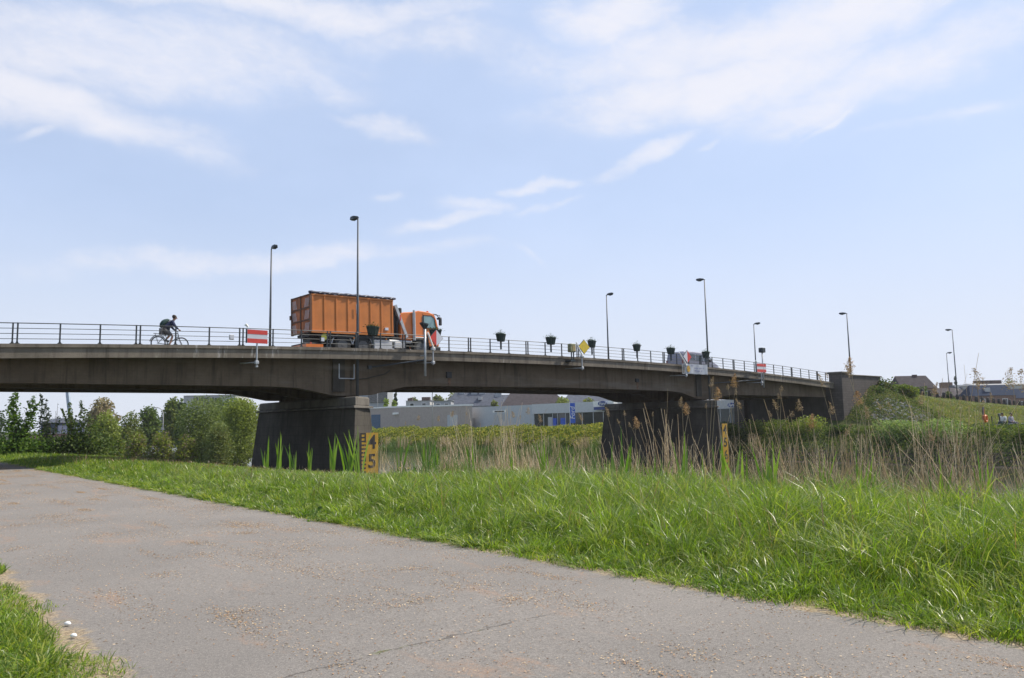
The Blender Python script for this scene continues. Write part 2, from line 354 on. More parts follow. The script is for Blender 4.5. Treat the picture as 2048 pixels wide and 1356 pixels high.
def path():
    Sx = np.concatenate([np.arange(-60, 0, .25), np.arange(0, 60, 1), np.arange(60, 420, 10)])
    k = 9; L = []
    for s in Sx:
        a = -20.05+.03*math.sin(s*1.3); b = -14.62+.03*math.sin(s*1.1+2)
        L.append([(a+(b-a)*i/(k-1), s, .002+.035*math.sin(math.pi*i/(k-1))) for i in range(k)])
    V = np.array(L).reshape(-1, 3); i = np.arange(len(Sx)-1)[:, None]*k+np.arange(k-1)[None]
    F = np.stack([i, i+1, i+k+1, i+k], -1).reshape(-1, 4)
    mt = bpy.data.materials.new('worn_asphalt'); mt.use_nodes = True; g = NT(mt.node_tree); b = g.n['Principled BSDF']
    tc = g.new('ShaderNodeTexCoord').outputs['Object']
    c = g.mix(g.ramp(g.noise(tc, .5, 6, .6), .3, .7), (.25, .228, .205), (.205, .188, .17))
    c = g.mix(g.ramp(g.noise(tc, 45, 6, .85), .38, .62, 0, .75), c, (.115, .108, .10))
    c = g.mix(g.ramp(g.noise(tc, 9, 5, .8), .45, .7, 0, .35), c, (.15, .14, .13))
    vo = g.new('ShaderNodeTexVoronoi'); g.l.new(tc, vo.inputs['Vector']); vo.inputs['Scale'].default_value = 75
    c = g.mix(g.ramp(vo.outputs['Distance'], .28, .12, 0, .55), c, (.42, .40, .37))
    # reddish seed dust lying in drifts
    dr = g.noise(g.mapping(tc, rot=(0, 0, .5), scl=(1, .35, 1)), 1.5, 6, .72, .4)
    gr = g.noise(tc, 60, 4, .8)
    dd = g.math('MULTIPLY', g.ramp(dr, .55, .68), g.ramp(gr, .42, .58))
    c = g.mix(g.math('MULTIPLY', dd, .5), c, (.33, .19, .105))
    dk = g.noise(g.mapping(tc, loc=(4, 3, 0)), 2.4, 7, .75); c = g.mix(g.ramp(dk, .58, .75, 0, .3), c, (.13, .12, .115))
    sp = g.new('ShaderNodeSeparateXYZ'); g.l.new(tc, sp.inputs[0]); ew = g.math('MULTIPLY', g.math('SUBTRACT', g.noise(tc, 2.2, 7, .75), .5), .7)
    te = g.math('ADD', sp.outputs[0], ew)
    sand = g.math('MAXIMUM', g.ramp(te, -15.12, -14.98), g.ramp(te, -19.60, -19.74))
    soil = g.mix(g.ramp(g.noise(tc, 38, 5, .8), .38, .62), (.13, .095, .06), (.40, .32, .21))
    c = g.mix(g.math('MULTIPLY', sand, g.ramp(g.noise(tc, 14, 5, .8), .30, .55, .25, 1)), c, soil)
    # one long crack and patches of sand
    def gnd(px, py): d = ray(px, py); q = CAM+d*(-1.58/d[2]); return ts(q[0], q[1])
    (ta, sa), (tb, sb) = gnd(540, 1362), gnd(1110, 1228); ln_ = math.hypot(tb-ta, sb-sa); an = math.atan2(sb-sa, tb-ta)
    mp = g.new('ShaderNodeMapping', vector_type='TEXTURE'); g.l.new(tc, mp.inputs[0]); mp.inputs[1].default_value = (ta, sa, 0); mp.inputs[2].default_value = (0, 0, an)
    s2 = g.new('ShaderNodeSeparateXYZ'); g.l.new(mp.outputs[0], s2.inputs[0])
    wob = g.math('MULTIPLY', g.math('SUBTRACT', g.noise(tc, 2.6, 7, .72), .5), .28)
    ds = g.math('ABSOLUTE', g.math('ADD', s2.outputs[1], wob))
    lenm = g.math('MULTIPLY', g.ramp(s2.outputs[0], -.1, .05), g.ramp(s2.outputs[0], ln_+.1, ln_-.3))
    brk = g.ramp(g.noise(tc, 3.1, 4), .34, .5)
    crack = g.math('MULTIPLY', g.math('MULTIPLY', g.ramp(ds, .013, .005), lenm), brk)
    moss = g.math('MULTIPLY', g.math('MULTIPLY', g.ramp(ds, .045, .01), lenm), g.ramp(g.noise(tc, 4.2, 4), .56, .66))
    c = g.mix(g.math('MULTIPLY', moss, .8), c, (.11, .13, .03))
    c = g.mix(g.math('MULTIPLY', crack, .55), c, (.05, .045, .04))
    g.l.new(c, b.inputs['Base Color']); b.inputs['Roughness'].default_value = .9; b.inputs['Specular IOR Level'].default_value = .2
    bp = g.new('ShaderNodeBump'); bp.inputs['Strength'].default_value = .55; bp.inputs['Distance'].default_value = .008
    g.l.new(g.math('SUBTRACT', g.noise(tc, 120, 3, .8), g.math('MULTIPLY', crack, 2)), bp.inputs['Height']); g.l.new(bp.outputs[0], b.inputs['Normal'])
    o = np_mesh('path', V, F, mt, smooth=True); o.location = tuple(A0); o.rotation_euler.z = TH
    tag(o, 'worn grey asphalt towpath running along the river', kind='structure')
path()

def water():
    mt = bpy.data.materials.new('river_water'); mt.use_nodes = True; g = NT(mt.node_tree); b = g.n['Principled BSDF']
    tc = g.new('ShaderNodeTexCoord').outputs['Object']
    b.inputs['Base Color'].default_value = (.035, .035, .022, 1); b.inputs['Roughness'].default_value = .09; b.inputs['Specular IOR Level'].default_value = .5
    bp = g.new('ShaderNodeBump'); bp.inputs['Strength'].default_value = .25; bp.inputs['Distance'].default_value = .04
    g.l.new(g.noise(g.mapping(tc, scl=(1, .5, 1)), 2.2, 6, .6), bp.inputs['Height']); g.l.new(bp.outputs[0], b.inputs['Normal'])
    o = MB().add([(-8, -900, -2.0), (42, -900, -2.0), (42, 1500, -2.0), (-8, 1500, -2.0)], [(0, 1, 2, 3)]).build('water', mt)
    o.location = tuple(A0); o.rotation_euler.z = TH; tag(o, 'dark brown river water under the bridge', kind='structure')
water()

# ================================================================ BRIDGE
def sweep(prof, T, zf=None, close=True):
    """profile of (s, dz or callable(t)) swept along t with the deck camber"""
    L = []
    for t in T:
        k = float(kerb(t)); L.append([(t, s, (dz(t) if callable(dz) else k+dz)) for s, dz in prof])
    return L
TT = np.arange(-26, 53.31, .61)
TT = np.append(TT[TT < 53.2], 53.3)
def soffit(t):
    """underside of the girders: flat spans with a haunch at each pier"""
    base = np.interp(t, [-27, -16, -4, 4, 16, 28, 38, 54], [3.55, 3.64, 3.68, 3.86, 3.95, 3.86, 3.64, 3.56])
    d = min(abs(t-0), abs(t-32.9))
    h = np.interp(d, [.8, 1.2, 3.3, 4.4, 5.2], [.52, .50, .07, .015, 0])
    return float(base-h)
TG = np.unique(np.concatenate([TT, np.arange(-6, 6.1, .3), np.arange(27, 39.1, .3)]))
BR = thing('road_bridge', 'long grey concrete girder bridge on two piers crossing the river', 'bridge', A0, TH)
MB().loft(sweep([(-.42, 0), (-.02, .0), (0.0, -.16), (10.0, -.16), (10.02, 0), (10.42, 0), (10.42, -.15), (10.0, -.42), (0, -.42), (-.42, -.15)], TT)).build('deck', M['fascia'], BR)
MB().loft(sweep([(-.36, -.154), (-.30, -.16), (-.30, -.60), (-.36, -.60)], TT)).build('fascia', M['fascia'], BR)
MB().loft(sweep([(10.36, -.154), (10.30, -.16), (10.30, -.60), (10.36, -.60)], TT)).build('fascia', M['fascia'], BR)
RD = MB().loft(sweep([(.02, -.15), (9.98, -.15), (9.98, -.157), (.02, -.157)], TT)).build('roadway', mat('bridge_asphalt', (.07, .07, .07), .9, bump=.3), BR)
def webm(s0, s1):
    L = []
    for t in TG:
        k = float(kerb(t)); z = soffit(t); L.append([(t, s0, k-.425), (t, s1, k-.425), (t, s1, z), (t, s0, z)])
    return L
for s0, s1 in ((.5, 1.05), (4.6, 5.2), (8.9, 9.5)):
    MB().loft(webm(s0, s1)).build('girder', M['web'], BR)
# soffit slab thickening between the girders, and cross beams
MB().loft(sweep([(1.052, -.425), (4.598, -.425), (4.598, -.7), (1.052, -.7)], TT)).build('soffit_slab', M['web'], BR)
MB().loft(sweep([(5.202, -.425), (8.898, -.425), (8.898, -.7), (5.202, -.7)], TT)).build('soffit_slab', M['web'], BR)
mb = MB()
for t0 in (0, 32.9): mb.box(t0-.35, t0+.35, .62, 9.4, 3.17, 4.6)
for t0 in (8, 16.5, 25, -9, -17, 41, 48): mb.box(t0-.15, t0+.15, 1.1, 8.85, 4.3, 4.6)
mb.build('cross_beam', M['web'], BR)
mb = MB()      # dark vertical pilasters over each pier
dsc = concrete('dark_stained_concrete', (.07, .062, .05), (.045, .04, .033), 'web')
for t0 in (-.85, 32.0): MB().box(t0-.42, t0+.28, .40, .498, 3.45, 5.3).build('pier_pilaster', dsc, BR)
rs = mat('rust_stain', (.13, .075, .045), .9, var=.5, scale=5)
for t0, h in ((6.55, .30), (24.2, .2)):
    MB().box(t0-.20, t0+.16, .40, .497, 4.68-h, 4.75).build('drain_outlet', M['chassis'], BR); MB().box(t0-.05, t0+.14, .488, .497, 3.95, 4.67-h).build('rust_stain', rs, BR)
def pier(t0, sfar):
    p = bpy.data.objects.new('pier', None); COL.objects.link(p); p.parent = BR
    def ring(e, z): return [(t0-.75-e, -1.12-e, z), (t0+.3, -.36-e*1.4, z), (t0+.75+e, .0-e, z), (t0+.75+e, sfar-.9+e, z), (t0, sfar-.2+e*1.2, z), (t0-.75-e, sfar+e, z)]
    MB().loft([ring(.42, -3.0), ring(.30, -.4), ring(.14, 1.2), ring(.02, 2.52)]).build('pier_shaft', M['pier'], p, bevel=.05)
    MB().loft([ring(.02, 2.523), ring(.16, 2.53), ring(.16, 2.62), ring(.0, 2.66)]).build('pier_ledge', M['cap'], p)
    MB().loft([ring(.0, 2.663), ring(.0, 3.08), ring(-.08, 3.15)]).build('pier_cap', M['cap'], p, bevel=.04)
    for s in (.78, 4.9, 9.2): MB().box(t0-.3, t0+.3, s-.3, s+.3, 3.153, 3.168).build('bearing', M['chassis'], p)
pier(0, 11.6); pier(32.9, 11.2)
# east abutment with its stone pillar and wing wall
ab = bpy.data.objects.new('abutment', None); COL.objects.link(ab); ab.parent = BR
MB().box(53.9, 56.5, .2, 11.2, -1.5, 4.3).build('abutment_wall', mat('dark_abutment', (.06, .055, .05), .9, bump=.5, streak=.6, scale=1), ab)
MB().box(53.45, 55.05, -1.15, .18, -1.5, 5.86).build('stone_pillar', M['stone'], ab, bevel=.03)
MB().box(53.32, 55.18, -1.28, .3, 5.863, 6.05, .04).build('pillar_coping', M['cap'], ab)
MB().box(55.053, 62.6, -.95, -.55, -1.5, 5.70).build('wing_wall', M['stone'], ab, bevel=.03)
MB().box(55.19, 62.75, -1.05, -.45, 5.703, 5.82, .03).build('wall_coping', M['cap'], ab)
MB().box(53.45, 55.05, 10.0, 11.3, -1.5, 5.86).build('stone_pillar', M['stone'], ab, bevel=.03)
wb = bpy.data.objects.new('abutment', None); COL.objects.link(wb); wb.parent = BR
MB().box(-29, -25.9, .2, 10.2, -.5, 4.1).build('abutment_wall', M['stone'], wb)
MB().box(-34, -25.7, -.9, -.5, -.5, 5.2).build('wing_wall', M['stone'], wb)

# approach road and its pavement east of the bridge
T2 = np.unique(np.concatenate([np.arange(53.3, 60, 1), np.arange(60, 300, 4)]))
o = MB().loft(sweep([(1.5, .0), (9.5, .0), (9.5, -.2), (1.5, -.2)], T2)).build('road', mat('road_asphalt', (.06, .06, .06), .9, bump=.3)); o.location = tuple(A0); o.rotation_euler.z = TH
tag(o, 'asphalt approach road running down from the bridge', kind='structure')

# ================================================================ RAILINGS
def railing(s, label):
    R = thing('bridge_railing', label, 'railing', A0, TH, 'railings of the bridge')
    for i, dz in enumerate((.88, .66, .44, .22)):
        r = .022 if i == 0 else .015
        pts = [(t, s, float(kerb(t))+dz) for t in np.arange(-25.6, 53.3, 1.1)]
        MB().tube(pts, r, 6).build('rail', M['rail_paint'], R)
    p = -25.53
    proto = MB(); proto.box(-.028, .028, -.03, .03, .02, .9); proto.box(-.09, .09, -.06, .06, 0, .035); proto.hexa([(-.06, -.02, .035), (.06, -.02, .035), (.06, .02, .035), (-.06, .02, .035)], [(-.028, -.02, .12), (.028, -.02, .12), (.028, .02, .12), (-.028, .02, .12)])
    first = None
    while p < 52.5:
        for q in (0, 1.55, 3.1, 4.58):
            if p+q > 53.2: continue
            if first is None: o = first = proto.build('railing_post', M['rail_paint'], R)
            else: o = first.copy(); COL.objects.link(o); o.parent = R
            o.location = (p+q, s, float(kerb(p+q)))
        p += 4.75
    return R
railing(-.22, 'dark four-bar steel railing along the near edge of the bridge')
railing(10.22, 'dark four-bar steel railing along the far edge of the bridge deck')

# ================================================================ LAMPS
def lamp(t, s, zb, zt, label, toward, r=.085, group='street lamps along the bridge road'):
    L = thing('street_lamp', label, 'street lamp', W(t, s, zb), TH, group); h = zt-zb
    MB().tube([(0, 0, 0), (0, 0, h*.35), (0, 0, h-.05)], [r, r*.85, r*.5], 10).build('pole', M['lamp_steel'], L, smooth=True)
    d = toward
    m = MB(); m.tube([(0, -.05*d, h-.06), (0, .15*d, h)], .035, 6)
    m.loft([[(-.07, .1*d, h-.04), (.07, .1*d, h-.04), (.07, .1*d, h+.06), (-.07, .1*d, h+.06)], [(-.14, .35*d, h-.08), (.14, .35*d, h-.08), (.11, .35*d, h+.12), (-.11, .35*d, h+.12)], [(-.14, .68*d, h-.06), (.14, .68*d, h-.06), (.1, .68*d, h+.13), (-.1, .68*d, h+.13)], [(-.07, .8*d, h), (.07, .8*d, h), (.06, .8*d, h+.1), (-.06, .8*d, h+.1)]])
    m.build('lamp_head', M['dark_steel'], L)
    MB().loft([[(-.11, .38*d, h-.082), (.11, .38*d, h-.082), (.11, .66*d, h-.064), (-.11, .66*d, h-.064)], [(-.07, .44*d, h-.13), (.07, .44*d, h-.13), (.07, .6*d, h-.11), (-.07, .6*d, h-.11)]]).build('lens', M['glass'], L)
    return L
lamp(0, .02, 3.15, 13.3, 'tall grey street lamp in front of the orange container truck, standing on the left pier', 1)
lamp(32.8, .02, 3.15, 13.3, 'tall street lamp standing on the right pier beside the banner', 1)
lamp(57.0, -.4, 5.8, 12.27, 'street lamp rising above the stone pillar at the bridge end', 1)
lamp(86.0, -.2, float(kerb(86))-.1, 12.45, 'tall street lamp on the grassy embankment, taller of the last pair', 1)
lamp(-.76, 10, float(kerb(-.8))-.15, 13.23, 'far-side street lamp left of the orange truck', -1)
lamp(31.6, 10, float(kerb(31.6))-.15, 13.22, 'far-side street lamp behind the flower planters at mid bridge', -1)
lamp(56.2, 10, float(kerb(56.2))-.15, 12.21, 'far-side street lamp behind the right red and white board', -1)
lamp(112.0, 10, float(kerb(112))-.15, 11.4, 'far street lamp on the embankment road, shorter of the last pair', -1)

# small lantern boxes on the near railing
for t, lb in ((-7.14, 'small pale floodlight clamped to the railing left of the first board'), (-2.3, 'small dark fitting on the railing just left of the truck')):
    L = thing('floodlight', lb, 'floodlight', W(t, -.28, float(kerb(t))+.42), TH)
    MB().box(-.11, .11, -.1, .02, -.13, .12, .02).build('housing', M['grey_plate'] if t < -5 else M['black'], L)
    MB().box(-.09, .09, -.115, -.102, -.1, .09).build('lens', M['sign_white'], L)

# cables, frame and pipes hung on the web near the left pier
C = thing('cable_bracket', 'thin steel frame and drooping cable on the girder beside the left pier lamp', 'bracket', A0, TH)
m = MB()
for a, b in (((.28, 4.98), (.28, 4.18)), ((.28, 4.18), (1.2, 4.18)), ((1.2, 4.18), (1.2, 4.98))): m.bar((a[0]-1.2, .40, a[1]), (b[0]-1.2, .40, b[1]), .05)
m.build('frame', M['steel'], C)
MB().tube([(-.2, .40, 4.1), (.8, .40, 4.22), (2.0, .38, 4.5), (2.3, .36, 4.72)], .022, 5).build('cable', M['black'], C)
def ppipe(t0, t1, z0, z1, label):
    P = thing('conduit_arm', label, 'pipe', A0, TH); MB().tube([(t0, .45, z0), (t1, -.85, z1)], .045, 8).build('pipe', M['lamp_steel'], P)
    MB().box(t0-.1, t0+.1, .36, .497, z0-.1, z0+.1).build('bracket_plate', M['lamp_steel'], P)
ppipe(1.0, 3.85, 4.85, 5.28, 'long slanting grey support arm reaching from the left pier to the hooded mast')
ppipe(33.5, 39.4, 4.55, 4.95, 'long grey support arm from the right pier to the far mast')
# ================================================================ NAVIGATION SIGNS
def hanger(P, t, z0, z1, s=-.9):
    """bracket pole outside the fascia with its arm back to the girder"""
    MB().tube([(0, 0, z0), (0, 0, z1)], .042, 8).build('hanger_pole', M['steel'], P)
    m = MB(); m.tube([(0, 0, z0+.14), (-.28, -s+.45, z0+.18)], .035, 6); m.box(-.09, .09, -.09, .09, z0+.05, z0+.22, .02); m.box(-.06, .06, -.06, .06, z0-.1, z0-.02, .01)
    m.build('arm', M['steel'], P)
def stripe_board(t, z, w_, h, label, zb, yaw=0):
    P = thing('navigation_board', label, 'sign', W(t, -.9, 0), TH+yaw, 'red and white navigation boards')
    b = MB().box(-w_/2, w_/2, -.05, -.01, z-h/2, z+h/2).build('board', M['sign_white'], P)
    for zz in (z+h/2-h/6, z-h/2+h/6): MB().box(-w_/2, w_/2, -.057, -.0525, zz-h/6, zz+h/6).build('red_stripe', M['red'], b)
    m = MB(); m.bar((-w_/2-.02, .03, z-h/2), (-w_/2-.02, .03, z+h/2+.04), .05); m.bar((w_/2+.0, .03, z-h/2), (w_/2+.0, .03, z+h/2), .04); m.build('edge_frame', M['dark_steel'], P)
    hanger(P, t, zb, z-h/2)
    MB().tube([(-w_/2-.10, .02, z+h/2+.18), (-w_/2-.06, 0, z+h/2+.26), (-w_/2+.04, 0, z+h/2+.12)], .06, 8).build('lamp_tube', M['white'], P)
    return P
stripe_board(-6.09, 6.04, 1.02, .66, 'red and white striped navigation board left of the truck on the bridge edge', 4.63)
stripe_board(39.3, 5.95, 1.45, .74, 'red and white striped navigation board near the right end of the bridge', 4.54)
def diamond(t, z, hw, hh, cols, label, zb, tl, back=False):
    P = thing('navigation_diamond', label, 'sign', W(t, -.9, 0), TH, 'diamond navigation signs')
    m = MB(); m.prism([(-hw-.03, z), (0, z-hh-.03), (hw+.03, z), (0, z+hh+.03)], 1, -.03, .01); b = m.build('board', M['lamp_steel'], P)
    if len(cols) == 1: MB().prism([(-hw, z), (0, z-hh), (hw, z), (0, z+hh)], 1, -.04, -.033).build('face', M[cols[0]], b)
    else:
        MB().prism([(-hw, z), (0, z-hh), (0, z+hh)], 1, -.04, -.033).build('face', M[cols[0]], b)
        MB().prism([(0.002, z-hh), (hw, z), (0.002, z+hh)], 1, -.04, -.033).build('face', M[cols[1]], b)
    hz_ = bpy.data.objects.new('x', None); bpy.data.objects.remove(hz_)
    m = MB(); off = -.22
    m.tube([(off, 0, zb), (off, 0, z-hh-.22)], .042, 8); m.build('hanger_pole', M['steel'], P)
    m = MB(); m.tube([(off, 0, zb+.14), (off-.28, 1.35, zb+.18)], .035, 6); m.box(off-.09, off+.09, -.09, .09, zb+.05, zb+.22, .02); m.box(off-.12, off+.14, -.1, .1, z-hh-.28, z-hh-.1, .03); m.build('arm', M['steel'], P)
    MB().tube([(off+.02, -.05, z-hh-.18), (tl, -.05, z+.28)], .05, 8).build('lamp_tube', M['white'], P)
diamond(4.65, 6.6, .46, .47, ('red', 'sign_white'), 'red and white diamond sign in front of the truck cab', 5.01, -.62)
diamond(17.05, 6.7, .53, .48, ('yellow',), 'plain yellow diamond sign at mid bridge', 5.09, -.80)
diamond(28.7, 6.5, .52, .49, ('sign_white', 'red'), 'white and red diamond sign left of the banner', 4.89, -1.05)
# yellowish signal box behind the yellow diamond
P = thing('signal_box', 'weathered yellow-green signal box on two legs left of the yellow diamond', 'signal box', W(15.95, -.85, 0), TH)
MB().box(-.26, .26, -.12, .2, 6.28, 6.86, .03).build('housing', mat('faded_yellow_box', (.20, .20, .10), .6, var=.3, scale=4), P)
MB().box(-.06, .22, -.135, -.122, 6.36, 6.72).build('lens', mat('amber_lens', (.33, .25, .10), .3), P)
for x in (-.08, .12): MB().bar((x, 0, 5.75), (x, 0, 6.29), .06).build('leg', M['dark_steel'], P)
MB().box(-.2, .25, -.05, .5, 5.66, 5.75).build('bracket', M['dark_steel'], P)
# hooded masts
def mast(t, zt, zb, label, box):
    P = thing('signal_mast', label, 'mast', W(t, -.9, 0), TH, 'signal masts outside the bridge edge')
    MB().tube([(0, 0, zb), (0, 0, zt-.3)], .07 if not box else .06, 10).build('pole', M['steel'], P, smooth=True)
    if box:
        MB().box(-.26, .26, -.2, .2, zt-.42, zt, .03).build('housing', M['dark_steel'], P)
    else:
        MB().loft([[(-.05, -.05, zt-.32), (.05, -.05, zt-.32), (.05, .05, zt-.32), (-.05, .05, zt-.32)], [(-.26, -.16, zt), (.14, -.16, zt-.08), (.14, .16, zt-.08), (-.26, .16, zt)], [(-.26, -.16, zt+.07), (.16, -.16, zt), (.16, .16, zt), (-.26, .16, zt+.07)]]).build('hood', M['dark_steel'], P)
    m = MB(); m.bar((0, 0, zb+.9), (0, .9, zb+.95), .07); m.bar((0, 0, zb+1.2), (0, .5, zb+1.2), .05); m.build('bracket', M['steel'], P)
mast(3.87, 7.38, 4.35, 'grey mast with a dark hood in front of the truck cab', False)
mast(39.6, 7.74, 4.25, 'grey mast carrying a black box behind the right striped board', True)
# banner with a yellow sun
P = thing('banner', 'white banner with an orange sun hung on the bridge edge at the right pier', 'banner', W(28.75, -.62, 0), TH)
sh = MB(); N = 16; z0, z1 = 5.22, 5.96
for i in range(N):
    x0, x1 = 2.95*i/N, 2.95*(i+1)/N; y0, y1 = .02*math.sin(i*1.1), .02*math.sin((i+1)*1.1)
    sh.hexa([(x0, y0, z0), (x1, y1, z0), (x1, y1+.012, z0), (x0, y0+.012, z0)], [(x0, y0, z1), (x1, y1, z1), (x1, y1+.012, z1), (x0, y0+.012, z1)])
cl = sh.build('cloth', mat('banner_cloth', (.36, .39, .44), .7, var=.08), P)
e = [(.42+.20*math.cos(a), 5.58+.27*math.sin(a)) for a in np.linspace(0, 2*math.pi, 17)[:-1]]
MB().prism(e, 1, -.034, -.030).build('sun_emblem', mat('banner_sun', (.50, .30, .04), .7, var=.3, scale=6), cl)
m = MB(); random.seed(3)
for row, (zc, xa, xb, hh) in enumerate(((5.85, .8, 1.1, .12), (5.66, 1.2, 2.5, .11), (5.42, 1.25, 2.2, .12))):
    x = xa
    while x < xb:
        w_ = random.uniform(.05, .09); m.box(x, x+w_*.35, -.034, -.030, zc-hh/2, zc+hh/2); m.box(x+w_*.35, x+w_, -.034, -.030, zc+(-1)**row*hh*.2, zc+(-1)**row*hh*.2+.03); x += w_+.04+(.1 if random.random() < .2 else 0)
m.build('lettering', mat('banner_ink', (.10, .11, .28), .7), cl)
m = MB(); m.bar((-.1, .03, 5.2), (-.1, .03, 6.0), .05); m.bar((-.3, .03, 5.2), (-.3, .03, 6.0), .05); m.bar((-.3, .03, 5.2), (2.95, .03, 5.2), .04); m.bar((2.98, .03, 5.15), (2.98, .03, 6.0), .06); m.build('frame', M['steel'], P)
# ================================================================ WATER GAUGES
def gauge(t, w_, label, n):
    P = thing('clearance_gauge', label, 'gauge board', W(t, -1.52, 0), TH, 'yellow clearance gauges on the piers')
    for i, dg in enumerate('4567'[:n]):
        z1 = 1.2-i; b = MB().box(-w_/2, w_/2, -.03, 0, z1-.995, z1).build('gauge_panel', M['gauge_yellow'], P)
        lx = -w_/2+.05 if w_ > .9 else None
        text(dg, b, M['sign_black'], (w_*.16 if lx else 0, -.035, z1-.52), (rad(90), 0, 0), 1.02, 'numeral', off=.018)
        if lx:
            m = MB(); m.box(-w_/2-.002, -w_/2+.10, -.036, -.0305, z1-.995, z1-.003)
            for k in range(5): m.box(-w_/2+.10, -w_/2+(.36 if k else .36), -.036, -.0305, z1-.08-k*.2-.0, z1-.0-k*.2-.003) if k < 5 else None
            m.box(-w_/2+.28, -w_/2+.36, -.0372, -.0365, z1-.5, z1-.005)
            m.build('tick_marks', M['sign_black'], b)
    m = MB(); m.bar((-.15, .1, 1.1-n+.1), (-.15, .1, 1.15), .08); m.bar((-.15, .1, 1.0), (-.15, .7, 1.0), .07); m.bar((-.15, .1, 0), (-.15, .5, 0), .07); m.build('bracket', M['steel'], P)
gauge(-.17, 1.10, 'yellow clearance gauge with black 4 and 5 on the left pier', 3)
gauge(32.4, .70, 'yellow clearance gauge on the right pier, half hidden by reeds', 4)
# ================================================================ PLANTERS
def planter_proto():
    P = thing('planter', 'x', 'planter', (0, 0, 0), TH, 'green planters hung on the bridge railing')
    m = MB(); m.loft([[(.30*a*math.cos(q), .2*a*math.sin(q), z) for q in np.linspace(0, 2*math.pi, 17)[:-1]] for a, z in ((.72, -.2), (.82, -.1), (1.0, .14), (1.12, .15), (1.12, .19), (.98, .19), (.95, .12))])
    for q in np.linspace(0, 2*math.pi, 13)[:-1]: m.bar((.225*math.cos(q), .15*math.sin(q), -.2), (.31*math.cos(q), .21*math.sin(q), .15), .02)
    m.build('tub', M['planter'], P)
    MB().bar((0, .0, -.62), (0, .0, -.2), .07).build('bracket', M['dark_steel'], P)
    V = []; Cc = []; n = 260
    for i in range(n):
        c = np.array([random.gauss(0, .17), random.gauss(0, .09), .14+abs(random.gauss(0, .05))*(1+1.2*math.sin(i*.35)**2)]); a = random.uniform(0, 6.28); r = random.uniform(.03, .06)
        d1 = np.array([math.cos(a), math.sin(a), random.uniform(-.3, .6)])*r; d2 = np.array([-math.sin(a), math.cos(a), random.uniform(-.6, .6)])*r*.5
        V += [c-d1, c+d2, c+d1, c-d2]; k = random.uniform(.5, 1.2); Cc += [(.035*k, .07*k, .035*k)]*4
    np_mesh('plant', np.array(V), np.arange(4*n).reshape(-1, 4), M['leaf'], P, np.array(Cc))
    return P
PL = [(.76, 'green planter on the railing in front of the orange container'), (5.0, 'green planter behind the red and white diamond sign'), (10.06, 'green planter first to the right of the truck'),
      (14.45, 'green planter between the truck and the yellow signal box'), (18.45, 'green planter just right of the yellow diamond sign'), (23.32, 'green planter right of the mid-bridge street lamp'),
      (27.4, 'green planter just left of the van'), (32.0, 'green planter in front of the van, at the lamp on the right pier')]
pp = planter_proto()
for i, (t, lb) in enumerate(PL):
    o = pp if i == 0 else copy_tree(pp)
    o.location = tuple(W(t, -.34, float(kerb(t))+1.0)); o['label'] = lb; o.scale = (1.22,)*3; o.rotation_euler.z = TH+random.uniform(-.25, .25)+(math.pi if i % 2 else 0)
ORD = ['first', 'second', 'third', 'fourth', 'fifth', 'sixth', 'seventh', 'eighth', 'ninth', 'tenth', 'eleventh', 'twelfth', 'thirteenth', 'fourteenth', 'fifteenth', 'sixteenth', 'seventeenth', 'eighteenth', 'nineteenth', 'twentieth', 'twenty-first', 'twenty-second', 'twenty-third', 'twenty-fourth', 'twenty-fifth', 'twenty-sixth', 'twenty-seventh', 'twenty-eighth', 'twenty-ninth']
# ================================================================ TRUCK
M['rim'] = mat('wheel_rim_grey', (.10, .10, .10), .5, .3)
def wheel(P, x, y, r, wd, out=-1, name='wheel'):
    w_ = bpy.data.objects.new(name, None); COL.objects.link(w_); w_.parent = P; w_.location = (x, y, r)
    t = MB(); L = []
    for yy, rr in ((0, r*.62), (0, r*.93), (.04, r), (wd-.04, r), (wd, r*.93), (wd, r*.62)):
        L.append([(rr*math.cos(q), yy*-out, rr*math.sin(q)) for q in np.linspace(0, 2*math.pi, 29)[:-1]])
    t.loft(L, False).build('tyre', M['rubber'], w_)
    t = MB(); L = []
    for yy, rr in ((.01, r*.62), (.05, r*.52), (.10, r*.3), (.02, r*.22), (.0, r*.12)):
        L.append([(rr*math.cos(q), yy*-out, rr*math.sin(q)) for q in np.linspace(0, 2*math.pi, 21)[:-1]])
    t.loft(L, True).build('rim', M['rim'], w_)
    return w_
